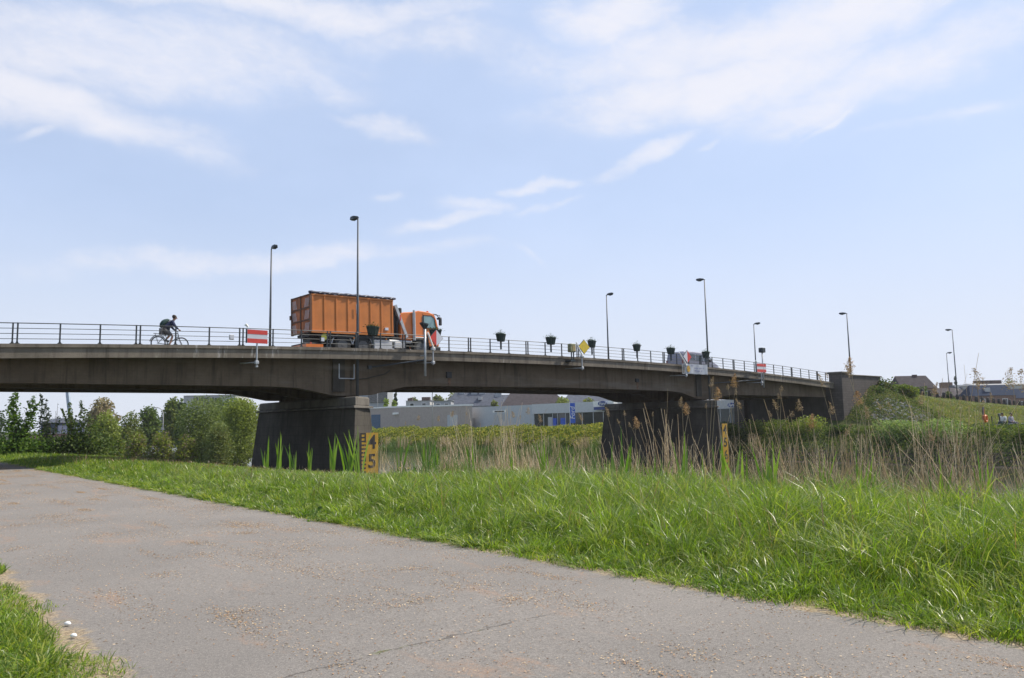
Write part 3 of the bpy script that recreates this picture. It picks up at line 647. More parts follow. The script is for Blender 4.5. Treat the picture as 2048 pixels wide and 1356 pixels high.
def truck():
    t0, s0 = -1.55, 2.45; zr = float(kerb(2.0))-.15
    slope = math.atan((float(kerb(7))-float(kerb(-1)))/8)
    P = thing('container_truck', 'orange truck with a ribbed orange container, crane arm and orange cab driving across the bridge', 'truck', W(t0, s0, zr), TH)
    P.rotation_euler = (0, -slope, TH)
    # container
    CO = bpy.data.objects.new('container', None); COL.objects.link(CO); CO.parent = P
    zb, zt, X1, Wd = 1.18, 3.36, 5.42, 2.5
    m = MB(); m.box(.06, X1, .05, .09, zb+.08, zt); m.box(.06, X1, Wd-.09, Wd-.05, zb+.08, zt); m.box(X1-.04, X1, .09, Wd-.09, zb+.08, zt); m.box(.06, X1-.04, .09, Wd-.09, zb+.08, zb+.14)
    m.build('container_walls', M['orange'], CO)
    m = MB()
    for i in range(8):
        x = .10+i*.755; m.box(x-.05, x+.05, .012, .048, zb+.1, zt-.06, .01)
    m.box(.0, X1+.03, .0, .047, zt-.058, zt+.06, .01); m.box(.0, X1, -.04, .047, zb-.02, zb+.097, .01)
    m.box(.0, X1+.03, Wd-.047, Wd+.05, zt-.058, zt+.06, .015); m.build('rib', M['orange'], CO)
    # rear doors
    d = MB(); d.box(-.02, .055, .06, Wd/2-.02, zb+.05, zt+.0); dd = d.build('door', M['rust'], CO)
    d = MB(); d.box(-.02, .055, Wd/2+.02, Wd-.06, zb+.05, zt+.0); d2 = d.build('door', M['rust'], CO)
    m = MB()
    for y in (.0, Wd/2-.05, Wd-.1): m.box(-.07, .055, y, y+.1, zb, zt+.05)
    for z in (zb+.0, zb+.72, zb+1.42, zt-.03): m.box(-.06, -.022, .1, Wd-.1, z, z+.07)
    m.box(-.14, -.07, Wd-.12, Wd+.04, zb+.95, zb+1.2); m.build('door_frame', mat('brown_frame', (.11, .045, .02), .7), CO)
    for pd, ya, yb, sg in ((dd, .16, .72, 1), (d2, Wd-.72, Wd-.16, -1)):
        m = MB()
        for za in (zb+.1, zb+.82, zb+1.52):
            for k in range(4):
                y = ya+.02+k*.14; a, b = (y, y+.16) if sg < 0 else (y+.16, y)
                m.hexa([(-.03, a, za), (-.03, a+.035, za), (-.024, a+.035, za), (-.024, a, za)], [(-.03, b, za+.5), (-.03, b+.035, za+.5), (-.024, b+.035, za+.5), (-.024, b, za+.5)])
        m.build('warning_stripes', M['sign_white'], pd)
    # rolled tarpaulin on the top edge
    m = MB(); pts = [(x, .02+.02*math.sin(x*7), zt+.13+.012*math.sin(x*9)) for x in np.linspace(-.12, X1+.2, 30)]; m.tube(pts, [.075+.012*math.sin(i*2.1) for i in range(30)], 8); 
    tp = m.build('tarpaulin_roll', M['navy'], CO, smooth=True)
    m = MB()
    for i, x in enumerate(np.linspace(.5, X1-.2, 9)): m.tube([(x, -.06, zt+.10), (x+.16, -.058, zt+.17)], .028, 6)
    m.build('strap', M['steel'], tp)
    MB().box(.0, X1, .1, Wd-.1, zt+.0, zt+.04).build('cover', M['navy'], CO)
    m = MB(); m.box(2.86, 2.98, -.036, -.0305, 2.4, 2.95); m.box(4.82, 5.05, -.034, .046, 1.5, 1.66); m.build('label_plate', M['sign_white'], CO)
    # chassis
    m = MB(); m.box(.3, 8.3, .75, 1.75, .72, 1.0); m.box(.1, 5.3, .5, 2.0, 1.0, 1.17); m.box(-.15, .7, .2, 2.3, .45, .62); m.box(.5, 5.2, .12, .2, .95, 1.12); m.build('chassis', M['chassis'], P)
    m = MB(); m.box(-.3, .75, .05, 2.4, .30, .52); m.build('rear_bumper', M['cab_orange'], P)
    m = MB(); m.box(.0, .06, .1, .5, .38, .62); m.box(.0, .06, 2.0, 2.4, .38, .62); m.build('tail_light', M['red'], P)
    e = [(.82+.2*math.cos(a), .95+.2*math.sin(a)) for a in np.linspace(0, 2*math.pi, 13)[:-1]]; MB().prism(e, 1, .0, .03).build('warning_disc', mat('lime', (.28, .30, .02), .6), P)
    for x in (2.02, 3.38):
        for y, o in ((.1, -1), (2.4, 1)): wheel(P, x, y, .52, .5, o)
        MB().torus((x, .2, .54), .66, .035, 1, 20, 6, rad(5), rad(175)).build('mudguard', M['steel'], P)
    for y, o in ((.08, -1), (2.42, 1)): wheel(P, 7.45, y, .52, .36, o)
    for xa, xb in ((4.12, 5.38),): MB().box(xa, xb, .08, .7, .32, .92, .03).build('toolbox', M['grey_plate'], P)
    m = MB(); m.box(4.14, 5.36, .068, .078, .60, .63); m.build('trim', M['steel'], P)
    MB().box(5.55, 6.35, .1, .65, .45, .85, .05).build('fuel_tank', M['grey_plate'], P)
    MB().tube([(5.2, .22, .86), (6.9, .22, .86)], .11, 12).build('air_tank', M['steel'], P)
    m = MB(); m.box(5.4, 6.6, .05, .12, .28, .36); m.build('side_guard', M['white'], P)
    for x in (2.7, 4.9): MB().box(x, x+.08, .05, .1, .92, 1.0).build('marker_light', mat('amber', (.8, .25, .02), .4), P)
    # hook crane
    K = bpy.data.objects.new('crane', None); COL.objects.link(K); K.parent = P
    m = MB(); m.hexa([(5.50, .25, 1.0), (5.95, .25, 1.0), (5.95, 1.1, 1.0), (5.50, 1.1, 1.0)], [(5.50, .25, 3.0), (5.72, .25, 3.0), (5.72, 1.1, 3.0), (5.50, 1.1, 3.0)]); m.box(5.95, 6.15, .5, 1.0, 1.0, 1.9); m.build('crane_column', M['chassis'], K)
    m = MB(); m.bar((5.62, .12, 3.1), (6.42, .12, 1.12), .22, .18); m.build('crane_arm', M['steel'], K)
    m = MB(); m.box(6.0, 6.16, .15, .5, 2.55, 2.98, .04); m.tube([(5.75, .2, 1.2), (5.85, .2, 2.6)], .07); m.build('hydraulic_cylinder', M['chassis'], K)
    MB().box(5.9, 5.98, .0, .018, 2.15, 2.5).build('red_badge', M['red'], K)
    # cab
    CB = bpy.data.objects.new('cab', None); COL.objects.link(CB); CB.parent = P
    zc = 2.82
    prof = [(6.0, 1.0), (6.0, 2.62), (6.25, 2.70), (7.1, 2.78), (7.35, zc+.05), (8.1, zc+.0), (8.55, zc-.13), (8.72, zc-.5), (8.86, 1.75), (8.86, .62), (8.1, .62), (8.02, 1.12), (6.9, 1.12), (6.8, .95)]
    m = MB(); m.prism(prof, 1, .08, 2.42); m.build('cab_body', M['cab_orange'], CB, bevel=.05)
    g_ = MB().prism([(7.72, 1.83), (7.72, 2.56), (8.28, 2.56), (8.50, 2.40), (8.62, 1.78)], 1, .060, .078).build('side_window', M['cab_glass'], CB)
    m = MB()
    for a, b in (((7.70, 1.80), (7.70, 2.60)), ((7.70, 2.58), (8.30, 2.58)), ((8.28, 2.59), (8.53, 2.40)), ((8.52, 2.42), (8.65, 1.78)), ((7.70, 1.80), (8.65, 1.77))): m.bar((a[0], .06, a[1]), (b[0], .06, b[1]), .035)
    m.build('window_frame', M['black'], g_)
    MB().box(7.60, 7.72, .05, .074, 1.9, 2.54).build('quarter_window', M['glass'], CB)
    m = MB(); m.hexa([(8.735, .2, 1.85), (8.875, .2, 1.78), (8.875, 2.3, 1.78), (8.735, 2.3, 1.85)], [(8.6, .25, 2.62), (8.72, .25, 2.5), (8.72, 2.25, 2.5), (8.6, 2.25, 2.62)]); m.build('windscreen', M['glass'], CB)
    m = MB(); m.bar((7.66, .073, 1.1), (7.66, .073, 2.7), .016); m.bar((8.68, .073, 1.0), (8.68, .073, 1.8), .016); m.box(7.75, 7.95, .045, .074, 1.62, 1.68); m.build('door_seam', M['black'], CB)
    m = MB(); m.tube([(8.6, .05, 2.65), (8.75, -.22, 2.6), (8.75, -.25, 2.3)], .02, 6); m.box(8.68, 8.84, -.33, -.17, 1.95, 2.42, .02); m.build('mirror', M['black'], CB)
    m = MB(); m.tube([(8.45, .4, zc-.05), (8.8, .2, zc-.12), (8.98, .2, zc-.3)], .03, 6); m.box(8.9, 9.1, .05, .35, zc-.42, zc-.3, .02); m.build('front_mirror', M['black'], CB)
    MB().tube([(8.3, .5, zc-.03), (8.3, .5, zc+.12)], [.09, .07], 10).build('beacon', mat('beacon_orange', (.7, .12, .02), .3), CB)
    MB().box(7.05, 7.9, .03, .078, 1.13, 1.19).build('side_trim', M['white'], CB)
    MB().box(8.865, 8.9, .15, .5, .8, 1.05).build('headlight', M['grey_plate'], CB); MB().box(8.865, 8.9, 2.0, 2.35, .8, 1.05).build('headlight', M['grey_plate'], CB)
    MB().box(8.6, 8.98, .08, 2.42, .35, .615, .03).build('bumper', M['chassis'], CB)
    m = MB(); m.tube([(6.92, -.02, .95), (6.92, -.02, 2.7)], .1, 10); m.tube([(6.92, -.02, 2.7), (6.92, -.02, 2.85)], .07, 8); m.build('exhaust_stack', M['steel'], P)
    MB().torus((7.45, .12, .54), .66, .04, 1, 20, 6, rad(5), rad(175)).build('mudguard', M['chassis'], P)
truck()

# ================================================================ VAN AND CAR
def van():
    s0 = 2.9; t0 = 33.3; zr = float(kerb(34.5))-.15; sl = math.atan((float(kerb(37.5))-float(kerb(32)))/5.5)
    P = thing('van', 'grey van on the bridge behind the banner and railing', 'van', W(t0, s0, zr), TH); P.rotation_euler = (0, -sl, TH)
    paint = mat('van_grey', (.20, .20, .24), .35, .4, var=.05)
    def ring(x, zlo, zhi, w0, w1): y0 = .95; return [(x, y0-w0, zlo), (x, y0-w0, zlo+.55*(zhi-zlo)), (x, y0-w1, zhi-.06), (x, y0-w1+.1, zhi), (x, y0+w1-.1, zhi), (x, y0+w1, zhi-.06), (x, y0+w0, zlo+.55*(zhi-zlo)), (x, y0+w0, zlo)]
    R = [ring(0, .5, 1.3, .86, .8), ring(.08, .3, 1.7, .93, .80), ring(.3, .28, 1.88, .95, .82), ring(1.5, .28, 1.95, .95, .83), ring(3.2, .28, 1.93, .95, .83), ring(3.75, .28, 1.80, .95, .80), ring(4.55, .28, 1.22, .95, .86), ring(5.2, .28, 1.02, .93, .84), ring(5.5, .35, .85, .86, .76)]
    MB().loft(R).build('body', paint, P, smooth=False, bevel=.02)
    for x0, x1 in ((.55, 1.75), (1.85, 2.85), (2.95, 3.75)):
        xt = x1-.0 if x1 < 3.7 else 3.55
        MB().hexa([(x0, -.012, 1.16), (x1+(.35 if x1 > 3.7 else 0), -.012, 1.16), (x1+(.35 if x1 > 3.7 else 0), .02, 1.16), (x0, .02, 1.16)], [(x0+.05, .085, 1.72), (xt, .085, 1.72), (xt, .12, 1.72), (x0+.05, .12, 1.72)]).build('side_window', M['glass'], P)
    MB().hexa([(3.82, .16, 1.785), (4.5, .12, 1.27), (4.5, 1.78, 1.27), (3.82, 1.74, 1.785)], [(3.84, .16, 1.80), (4.52, .12, 1.285), (4.52, 1.78, 1.285), (3.84, 1.74, 1.80)]).build('windscreen', M['cab_glass'], P)
    MB().hexa([(.04, .2, 1.1), (.065, .2, 1.1), (.065, 1.7, 1.1), (.04, 1.7, 1.1)], [(.0, .25, 1.14), (.07, .25, 1.62), (.07, 1.65, 1.62), (.0, 1.65, 1.14)]).build('rear_window', M['glass'], P)
    for x in (1.0, 4.45):
        for y, o in ((-.01, -1), (1.91, 1)): wheel(P, x, y, .33, .2, o)
    for y in (.02, 1.70): MB().box(-.03, .05, y, y+.16, .75, 1.15, .02).build('tail_light', mat('tail_lamp', (.16, .02, .02), .3) if y < 1 else bpy.data.materials['tail_lamp'], P)
    for y in (.05, 1.6): MB().box(5.3, 5.5, y, y+.25, .62, .8, .03).build('headlight', M['grey_plate'], P)
    MB().box(3.7, 3.85, -.2, 0, 1.15, 1.32, .03).build('mirror', M['black'], P)
van()
def small_car(name, label, t0, s0, zr, col, rev=False, grp=None):
    P = thing(name, label, 'car', W(t0, s0, zr), TH+(math.pi if rev else 0), grp)
    paint = mat('car_paint_'+name, col, .3, .2, var=.04)
    def ring(x, zlo, zhi, w0, w1): return [(x, -w0, zlo), (x, -w0, zlo+.6*(zhi-zlo)), (x, -w1, zhi-.05), (x, -w1+.12, zhi), (x, w1-.12, zhi), (x, w1, zhi-.05), (x, w0, zlo+.6*(zhi-zlo)), (x, w0, zlo)]
    MB().loft([ring(-2.1, .4, .8, .75, .68), ring(-2.0, .25, .95, .84, .76), ring(-1.5, .22, 1.0, .86, .78), ring(1.0, .22, .98, .86, .78), ring(1.9, .25, .8, .82, .72), ring(2.1, .35, .65, .7, .6)]).build('body', paint, P, bevel=.02)
    MB().loft([ring(-1.75, .96, 1.02, .7, .66), ring(-1.2, .94, 1.42, .78, .60), ring(.3, .94, 1.45, .78, .60), ring(1.1, .94, 1.0, .74, .68)]).build('cabin_glass', M['glass'], P, bevel=.01)
    MB().loft([ring(-1.22, 1.40, 1.445, .6, .58), ring(-.5, 1.43, 1.49, .62, .58), ring(.32, 1.43, 1.47, .6, .56)]).build('roof', paint, P)
    for x in (-1.3, 1.3):
        for y, o in ((-.86, -1), (.86, 1)): wheel(P, x, y, .31, .18, o)
    for y in (-.6, .6): MB().box(2.02, 2.12, y-.15, y+.15, .55, .68, .02).build('headlight', M['grey_plate'], P)
    return P
small_car('car', 'pale silver car roof seen just above the kerb below the yellow diamond', 21.2, 8.3, float(kerb(21))-.72, (.42, .47, .52), True)
cp = at(2014, 812, 118); tC, sC = ts(cp[0], cp[1])
small_car('parked_car', 'white parked car behind the bollards at the right edge', 112.5, 13.5, float(ground_z(112.5, 13.5))-.02+.2, (.7, .7, .7))
small_car('parked_car', 'dark parked car beside the white one beyond the bollards', 108.2, 13.8, float(ground_z(108.2, 13.8))+.18, (.03, .04, .06))

# ================================================================ CYCLIST
def skin(name, V, E, R, mt, parent, sub=2, root=0):
    me = bpy.data.meshes.new(name); me.from_pydata(V, E, []); me.materials.append(mt)
    o = bpy.data.objects.new(name, me); COL.objects.link(o); o.parent = parent
    md = o.modifiers.new('skin', 'SKIN'); md.use_smooth_shade = True
    if not me.skin_vertices: me.skin_vertices.new(name='skin')
    for i, r in enumerate(R):
        sv = me.skin_vertices[0].data[i]; sv.radius = (r, r) if not hasattr(r, '__len__') else tuple(r); sv.use_root = (i == root)
    md2 = o.modifiers.new('sub', 'SUBSURF'); md2.levels = sub; md2.render_levels = sub
    return o
def chain_graph():
    return [], [], []
M['skin'] = mat('skin', (.30, .17, .115), .6, var=.05); M['hair'] = mat('hair_dark', (.035, .022, .015), .8)
M['jacket'] = mat('jacket_navy', (.018, .025, .07), .85); M['shorts'] = mat('shorts_grey', (.12, .11, .11), .85); M['shoe'] = mat('shoe_dark', (.03, .03, .04), .7)
def person(P, J, upper, lower, legs_bare=True, hair=True):
    """one continuous body grown over the joints J, clothes a little wider over it"""
    V = []; E = []; R = []
    def v(p, r): V.append(tuple(p)); R.append(r); return len(V)-1
    def ln(a, pts):
        for p, r in pts: b = v(p, r); E.append((a, b)); a = b
        return a
    pel = v(J['pelvis'], (.135, .11)); lo = lambda a, b, k: tuple(a[i]+(b[i]-a[i])*k for i in range(3))
    ch = ln(pel, [(lo(J['pelvis'], J['chest'], .5), (.125, .10)), (J['chest'], (.15, .115))]); nk = ln(ch, [(J['neck'], .055)])
    hd = ln(nk, [(lo(J['neck'], J['head'], .6), .065), (J['head'], (.09, .105)), (J['crown'], (.07, .08))])
    fwd = Vector(J['face']).normalized()
    for sd in (0, 1):
        sh = ln(ch, [(J['shoulder'][sd], .06), (lo(J['shoulder'][sd], J['elbow'][sd], .5), .047), (J['elbow'][sd], .038), (lo(J['elbow'][sd], J['wrist'][sd], .5), .034), (J['wrist'][sd], .024), (lo(J['wrist'][sd], J['hand'][sd], .7), .032), (J['hand'][sd], .026)])
        h = Vector(J['hand'][sd]); d = (h-Vector(J['wrist'][sd])).normalized(); a = d.cross(Vector((0, 0, 1))); a = a.normalized() if a.length > .1 else Vector((0, 1, 0))
        curl = Vector((0, 0, -1))
        for k, l in zip((-1.5, -.5, .5, 1.5), (.062, .072, .068, .052)):
            b = h+a*k*.017; ln(sh, [(b+d*.02, .009), (b+d*.02+d*l*.45+curl*.01, .0085), (b+d*.01+d*l*.6+curl*l*.5, .007)])
        wv = Vector(J['wrist'][sd])+(h-Vector(J['wrist'][sd]))*.5; ln(sh-1, [(wv+a*(-.035), .011), (wv+a*(-.045)+d*.035+curl*.02, .009)])
        lg = ln(pel, [(J['hip'][sd], .095), (lo(J['hip'][sd], J['knee'][sd], .5), .078), (J['knee'][sd], .055), (lo(J['knee'][sd], J['ankle'][sd], .35), .056), (J['ankle'][sd], .036)])
        ln(lg, [(lo(J['ankle'][sd], J['toe'][sd], .5), .04), (J['toe'][sd], .028)])
    skin('body', V, E, R, M['skin'], P, 2)
    # upper garment
    V2 = []; E2 = []; R2 = []
    V, E, R = V2, E2, R2
    pel = v(lo(J['pelvis'], J['chest'], .05), (.19, .17)); ch = ln(pel, [(lo(J['pelvis'], J['chest'], .5), (.19, .17)), (J['chest'], (.215, .185))]); ln(ch, [(lo(J['chest'], J['neck'], .75), .075)])
    for sd in (0, 1): ln(ch, [(J['shoulder'][sd], .10), (lo(J['shoulder'][sd], J['elbow'][sd], .5), .078), (J['elbow'][sd], .064), (lo(J['elbow'][sd], J['wrist'][sd], .9), .038)])
    skin('jacket', V2, E2, R2, upper, P, 2)
    V3 = []; E3 = []; R3 = []
    V, E, R = V3, E3, R3
    pel = v(J['pelvis'], (.20, .18))
    for sd in (0, 1):
        if legs_bare: ln(pel, [(J['hip'][sd], .135), (lo(J['hip'][sd], J['knee'][sd], .5), .115), (lo(J['hip'][sd], J['knee'][sd], .92), .10)])
        else: ln(pel, [(J['hip'][sd], .115), (lo(J['hip'][sd], J['knee'][sd], .5), .095), (J['knee'][sd], .075), (lo(J['knee'][sd], J['ankle'][sd], .9), .06)])
    skin('shorts' if legs_bare else 'trousers', V3, E3, R3, lower, P, 2)
    for sd in (0, 1):
        V4 = []; E4 = []; R4 = []
        V, E, R = V4, E4, R4
        a = v(lo(J['ankle'][sd], J['toe'][sd], -.12), .046); ln(a, [(lo(J['ankle'][sd], J['toe'][sd], .45), .05), (lo(J['ankle'][sd], J['toe'][sd], 1.05), .038)])
        skin('shoe', V4, E4, R4, M['shoe'], P, 2)
    # hair, ears, nose, eyes
    hd_ = Vector(J['head']); up = (Vector(J['crown'])-hd_).normalized(); sdv = up.cross(fwd).normalized()
    def blob(name, c, ax, mt, cut=None):
        m = MB(); n = 12; L = []
        for i in range(1, 8):
            th = math.pi*i/8
            L.append([c+ax[0]*math.sin(th)*math.cos(q)+ax[1]*math.sin(th)*math.sin(q)+ax[2]*math.cos(th) for q in np.linspace(0, 2*math.pi, n+1)[:-1]])
        m.loft(L); return m.build(name, mt, P, smooth=True)
    blob('hair', hd_+up*.045-fwd*.022, (fwd*.112, sdv*.10, up*.11), M['hair'])
    blob('nose', hd_+fwd*.098-up*.0, (fwd*.022, sdv*.013, up*.025), M['skin'])
    for k in (-1, 1):
        blob('ear', hd_+sdv*k*.082, (fwd*.02, sdv*.01, up*.032), M['skin']); blob('eye', hd_+fwd*.084+sdv*k*.032+up*.018, (fwd*.010, sdv*.012, up*.007), M['black'])
    blob('mouth', hd_+fwd*.088-up*.048, (fwd*.008, sdv*.024, up*.006), mat('lips', (.22, .08, .07), .6))
def bicycle_and_rider():
    t0, s0 = -10.08, 1.25; zr = float(kerb(-9))-.15-.02
    B = thing('bicycle', 'dark bicycle ridden across the bridge', 'bicycle', W(t0, s0, zr), TH)
    R = .345
    for x, nm in ((0, 'wheel'), (1.08, 'wheel')):
        wl = bpy.data.objects.new(nm, None); COL.objects.link(wl); wl.parent = B; wl.location = (x, 0, R)
        MB().torus((0, 0, 0), R-.02, .022, 1, 36, 8).build('tyre', M['rubber'], wl, smooth=True)
        MB().torus((0, 0, 0), R-.05, .012, 1, 36, 6).build('rim', M['steel'], wl)
        m = MB()
        for k in range(18): a = 2*math.pi*k/18; m.bar((0, .02*(-1)**k, 0), ((R-.05)*math.cos(a), 0, (R-.05)*math.sin(a)), .0025)
        m.tube([(0, -.05, 0), (0, .05, 0)], .025, 10); m.build('spokes', M['steel'], wl)
    bb = (.45, 0, .30); seat = (.28, 0, .90); head = (.90, 0, .86); hl = (.93, 0, .72)
    m = MB(); m.tube([bb, seat], .017, 8); m.tube([seat[:2]+(.80,) if False else (.31, 0, .80), head], .018, 8); m.tube([bb, hl], .022, 8)
    for y in (-.045, .045): m.tube([(0, y, R), (bb[0], y*.7, bb[2])], .010, 6); m.tube([(0, y, R), (.32, y*.5, .78)], .009, 6)
    m.tube([head, hl], .024, 8); m.build('frame', mat('bike_frame', (.02, .05, .045), .35), B)
    m = MB()
    for y in (-.05, .05): m.tube([(.94, y, .70), (.98, y, .55), (1.08, y, R)], .013, 6)
    m.build('fork', M['chassis'], B)
    m = MB(); m.tube([head, (.88, 0, .98)], .015, 6); m.tube([(.88, 0, .98), (.93, 0, 1.0)], .016, 6); m.tube([(.86, -.30, 1.0), (.92, -.2, 1.0), (.93, 0, 1.0), (.92, .2, 1.0), (.86, .30, 1.0)], .013, 6); m.build('handlebar', M['black'], B)
    m = MB(); m.loft([[(x, -w_, z), (x, w_, z), (x, w_, z+.04), (x, -w_, z+.04)] for x, w_, z in ((.14, .06, .92), (.2, .075, .93), (.3, .045, .92), (.42, .018, .91))]); m.build('saddle', M['black'], B, bevel=.01)
    m = MB(); m.torus(bb, .085, .008, 1, 20, 6); m.tube([(bb[0], -.06, bb[2]), (bb[0]+.05, -.08, bb[2]-.16)], .012, 6); m.box(bb[0], bb[0]+.1, -.17, -.08, bb[2]-.18, bb[2]-.155); m.tube([(bb[0], .06, bb[2]), (bb[0]-.05, .08, bb[2]+.16)], .012, 6); m.box(bb[0]-.1, bb[0], .08, .17, bb[2]+.145, bb[2]+.17); m.build('crankset', M['steel'], B)
    MB().torus((0, 0, R), R+.035, .02, 1, 22, 6, rad(20), rad(170)).build('mudguard', M['black'], B)
    m = MB(); m.box(-.22, .2, -.06, .06, .80, .815); m.bar((-.15, -.05, .80), (0, -.05, R), .012); m.bar((-.15, .05, .80), (0, .05, R), .012); m.build('luggage_rack', M['black'], B)
    P = thing('person', 'cyclist in a dark jacket and grey shorts with a green backpack', 'person', W(t0, s0, zr), TH)
    J = dict(pelvis=(.24, 0, 1.0), chest=(.52, 0, 1.33), neck=(.66, 0, 1.47), head=(.74, 0, 1.62), crown=(.735, 0, 1.69), face=(1, 0, -.12),
             shoulder=[(.57, -.19, 1.38), (.57, .19, 1.38)], elbow=[(.71, -.25, 1.15), (.71, .25, 1.15)], wrist=[(.86, -.26, 1.03), (.86, .26, 1.03)], hand=[(.90, -.24, 1.02), (.90, .24, 1.02)],
             hip=[(.26, -.09, .97), (.26, .09, .97)], knee=[(.62, -.11, .72), (.60, .11, .84)], ankle=[(.48, -.12, .25), (.37, .12, .52)], toe=[(.66, -.13, .16), (.54, .13, .45)])
    person(P, J, M['jacket'], M['shorts'])
    BP = thing('backpack', 'dark green backpack on the cyclist', 'backpack', W(t0, s0, zr), TH)
    m = MB(); a = Vector((.16, 0, 1.07)); b = Vector((.50, 0, 1.46)); d = (b-a).normalized(); nrm = Vector((-d.z, 0, d.x)); L = []
    for k, (w_, th) in enumerate(((.11, .14), (.16, .23), (.17, .25), (.16, .22), (.11, .13))):
        c = a+(b-a)*k/4; L.append([c+Vector((0, w_*math.cos(q), 0))+nrm*(th*.5+th*.5*math.sin(q)+.02) for q in np.linspace(0, 2*math.pi, 13)[:-1]])
    m.loft(L); m.build('bag', mat('bag_green', (.012, .04, .035), .8), BP, smooth=True)
    m = MB()
    for y in (-.11, .11): m.tube([(.45, y, 1.50), (.60, y*1.2, 1.44), (.60, y*1.3, 1.30), (.42, y*1.2, 1.18)], .016, 6)
    m.build('strap', M['black'], BP)
bicycle_and_rider()

# ================================================================ RIGHT BANK FURNITURE
prot = None
tb = list(np.arange(64.6, 112.5, 2.12))
for i, t in enumerate(tb):
    z = float(ground_z(t, -1.0)); 
    if prot is None:
        P = prot = thing('bollard', 'x', 'bollard', (0, 0, 0), TH, 'dark bollards along the embankment crest')
        MB().loft([[(r*math.cos(q), r*math.sin(q), zz) for q in np.linspace(0, 2*math.pi, 13)[:-1]] for r, zz in ((.21, -.2), (.19, .68), (.14, .78), (.05, .82))]).build('post', mat('tarred_timber', (.028, .026, .026), .8), P, smooth=True)
        MB().loft([[(r*math.cos(q), r*math.sin(q), zz) for q in np.linspace(0, 2*math.pi, 13)[:-1]] for r, zz in ((.205, .5), (.203, .57))]).build('band', M['chassis'], P)
    else: P = copy_tree(prot)
    P.location = tuple(W(t, -1.0, z)); k = i+1
    P['label'] = 'dark round bollard, %s from the left along the embankment crest' % ORD[k-1]
# lifebuoy post
p0 = at(1970, 853, 66); t1, s1 = ts(p0[0], p0[1]); zg = float(ground_z(t1, s1))
P = thing('lifebuoy_post', 'orange post carrying a lifebuoy holder on the far bank', 'lifebuoy', (p0[0], p0[1], zg-.1), TH)
MB().tube([(0, 0, 0), (0, 0, 1.75)], .06, 8).build('post', M['cab_orange'], P)
MB().torus((0.02, -.12, .95), .26, .085, 1, 20, 8).build('lifebuoy', M['cab_orange'], P, smooth=True)
MB().box(-.32, -.16, -.1, .1, .85, 1.25, .03).build('rope_holder', mat('dull_orange', (.35, .09, .03), .6), P)
MB().box(-.30, .10, -.03, .03, 1.28, 1.95).build('notice_plate', mat('notice_brown', (.06, .045, .06), .6), P)
# jetty hardware
p1 = at(1985, 856, 66); zg1 = float(ground_z(*ts(p1[0], p1[1])))
P = thing('mooring_frame', 'low dark steel mooring frame with a thin upright on the far bank', 'mooring frame', (p1[0], p1[1], zg1), TH)
MB().box(-.3, .95, -.25, .25, -.1, .36, .04).build('trough', M['dark_steel'], P); MB().bar((.05, 0, .3), (.03, 0, 1.05), .07).build('upright', M['dark_steel'], P)
p2 = at(2001, 856, 66.3); zg2 = float(ground_z(*ts(p2[0], p2[1])))
P = thing('sign_post', 'dark T-shaped sign on a post between the lifebuoy and the seated person', 'sign', (p2[0], p2[1], zg2), TH)
MB().box(-.27, .27, -.03, .03, 1.0, 1.26, .02).build('board', M['dark_steel'], P); MB().bar((-.02, .0, -.1), (-.02, 0, 1.0), .08).build('post', M['dark_steel'], P)
def seated(px, py, Y, label, up, low, hair=True, rot=0.0):
    q = at(px, py, Y); z = float(ground_z(*ts(q[0], q[1])))
    P = thing('person', label, 'person', (q[0], q[1], z), rot)
    J = dict(pelvis=(0, 0, .42), chest=(-.04, 0, .82), neck=(-.0, 0, 1.0), head=(.05, 0, 1.15), crown=(.045, 0, 1.22), face=(1, 0, -.1), shoulder=[(-.04, -.19, .9), (-.04, .19, .9)], elbow=[(-.02, -.27, .62), (-.02, .27, .62)], wrist=[(.22, -.2, .52), (.22, .2, .52)], hand=[(.29, -.18, .5), (.29, .18, .5)],
             hip=[(.03, -.1, .42), (.03, .1, .42)], knee=[(.47, -.14, .47), (.47, .14, .47)], ankle=[(.46, -.14, .08), (.46, .14, .08)], toe=[(.64, -.15, .03), (.64, .15, .03)])
    person(P, J, up, low, legs_bare=False)
    return q, z
q, z = seated(2024, 856, 66, 'person in a grey top sitting on the far bank at the right edge', mat('grey_top', (.30, .28, .32), .8), mat('trousers_grey', (.12, .12, .14), .8), rot=rad(-70))
def bench(q, z, label, c):
    P = thing('bench', label, 'bench', (q[0], q[1], z), rad(20))
    m = MB(); m.box(-.9, .9, -.2, .2, .33, .38, .01); m.build('seat', c, P)
    for x in (-.7, .7): MB().box(x-.05, x+.05, -.18, .18, -.1, .329).build('leg', c, P)
bench((q[0]+.5, q[1]+.05), z, 'pale low bench under the person at the right edge', mat('pale_bench', (.40, .40, .42), .7))
q, z = seated(2007, 856, 67.0, 'person in a white top and dark trousers sitting beside the T-shaped sign', mat('white_top', (.6, .62, .58), .8), mat('trousers_dark', (.02, .05, .045), .8), rot=rad(-150))
P = thing('stool', 'low dark stool under the person in white', 'stool', (q[0], q[1], z), 0); MB().box(-.2, .2, -.2, .2, .28, .33).build('seat', M['dark_steel'], P)
for a, b in ((-.15, -.15), (.15, -.15), (.15, .15), (-.15, .15)): MB().box(a-.02, a+.02, b-.02, b+.02, -.05, .279).build('leg', M['dark_steel'], P)
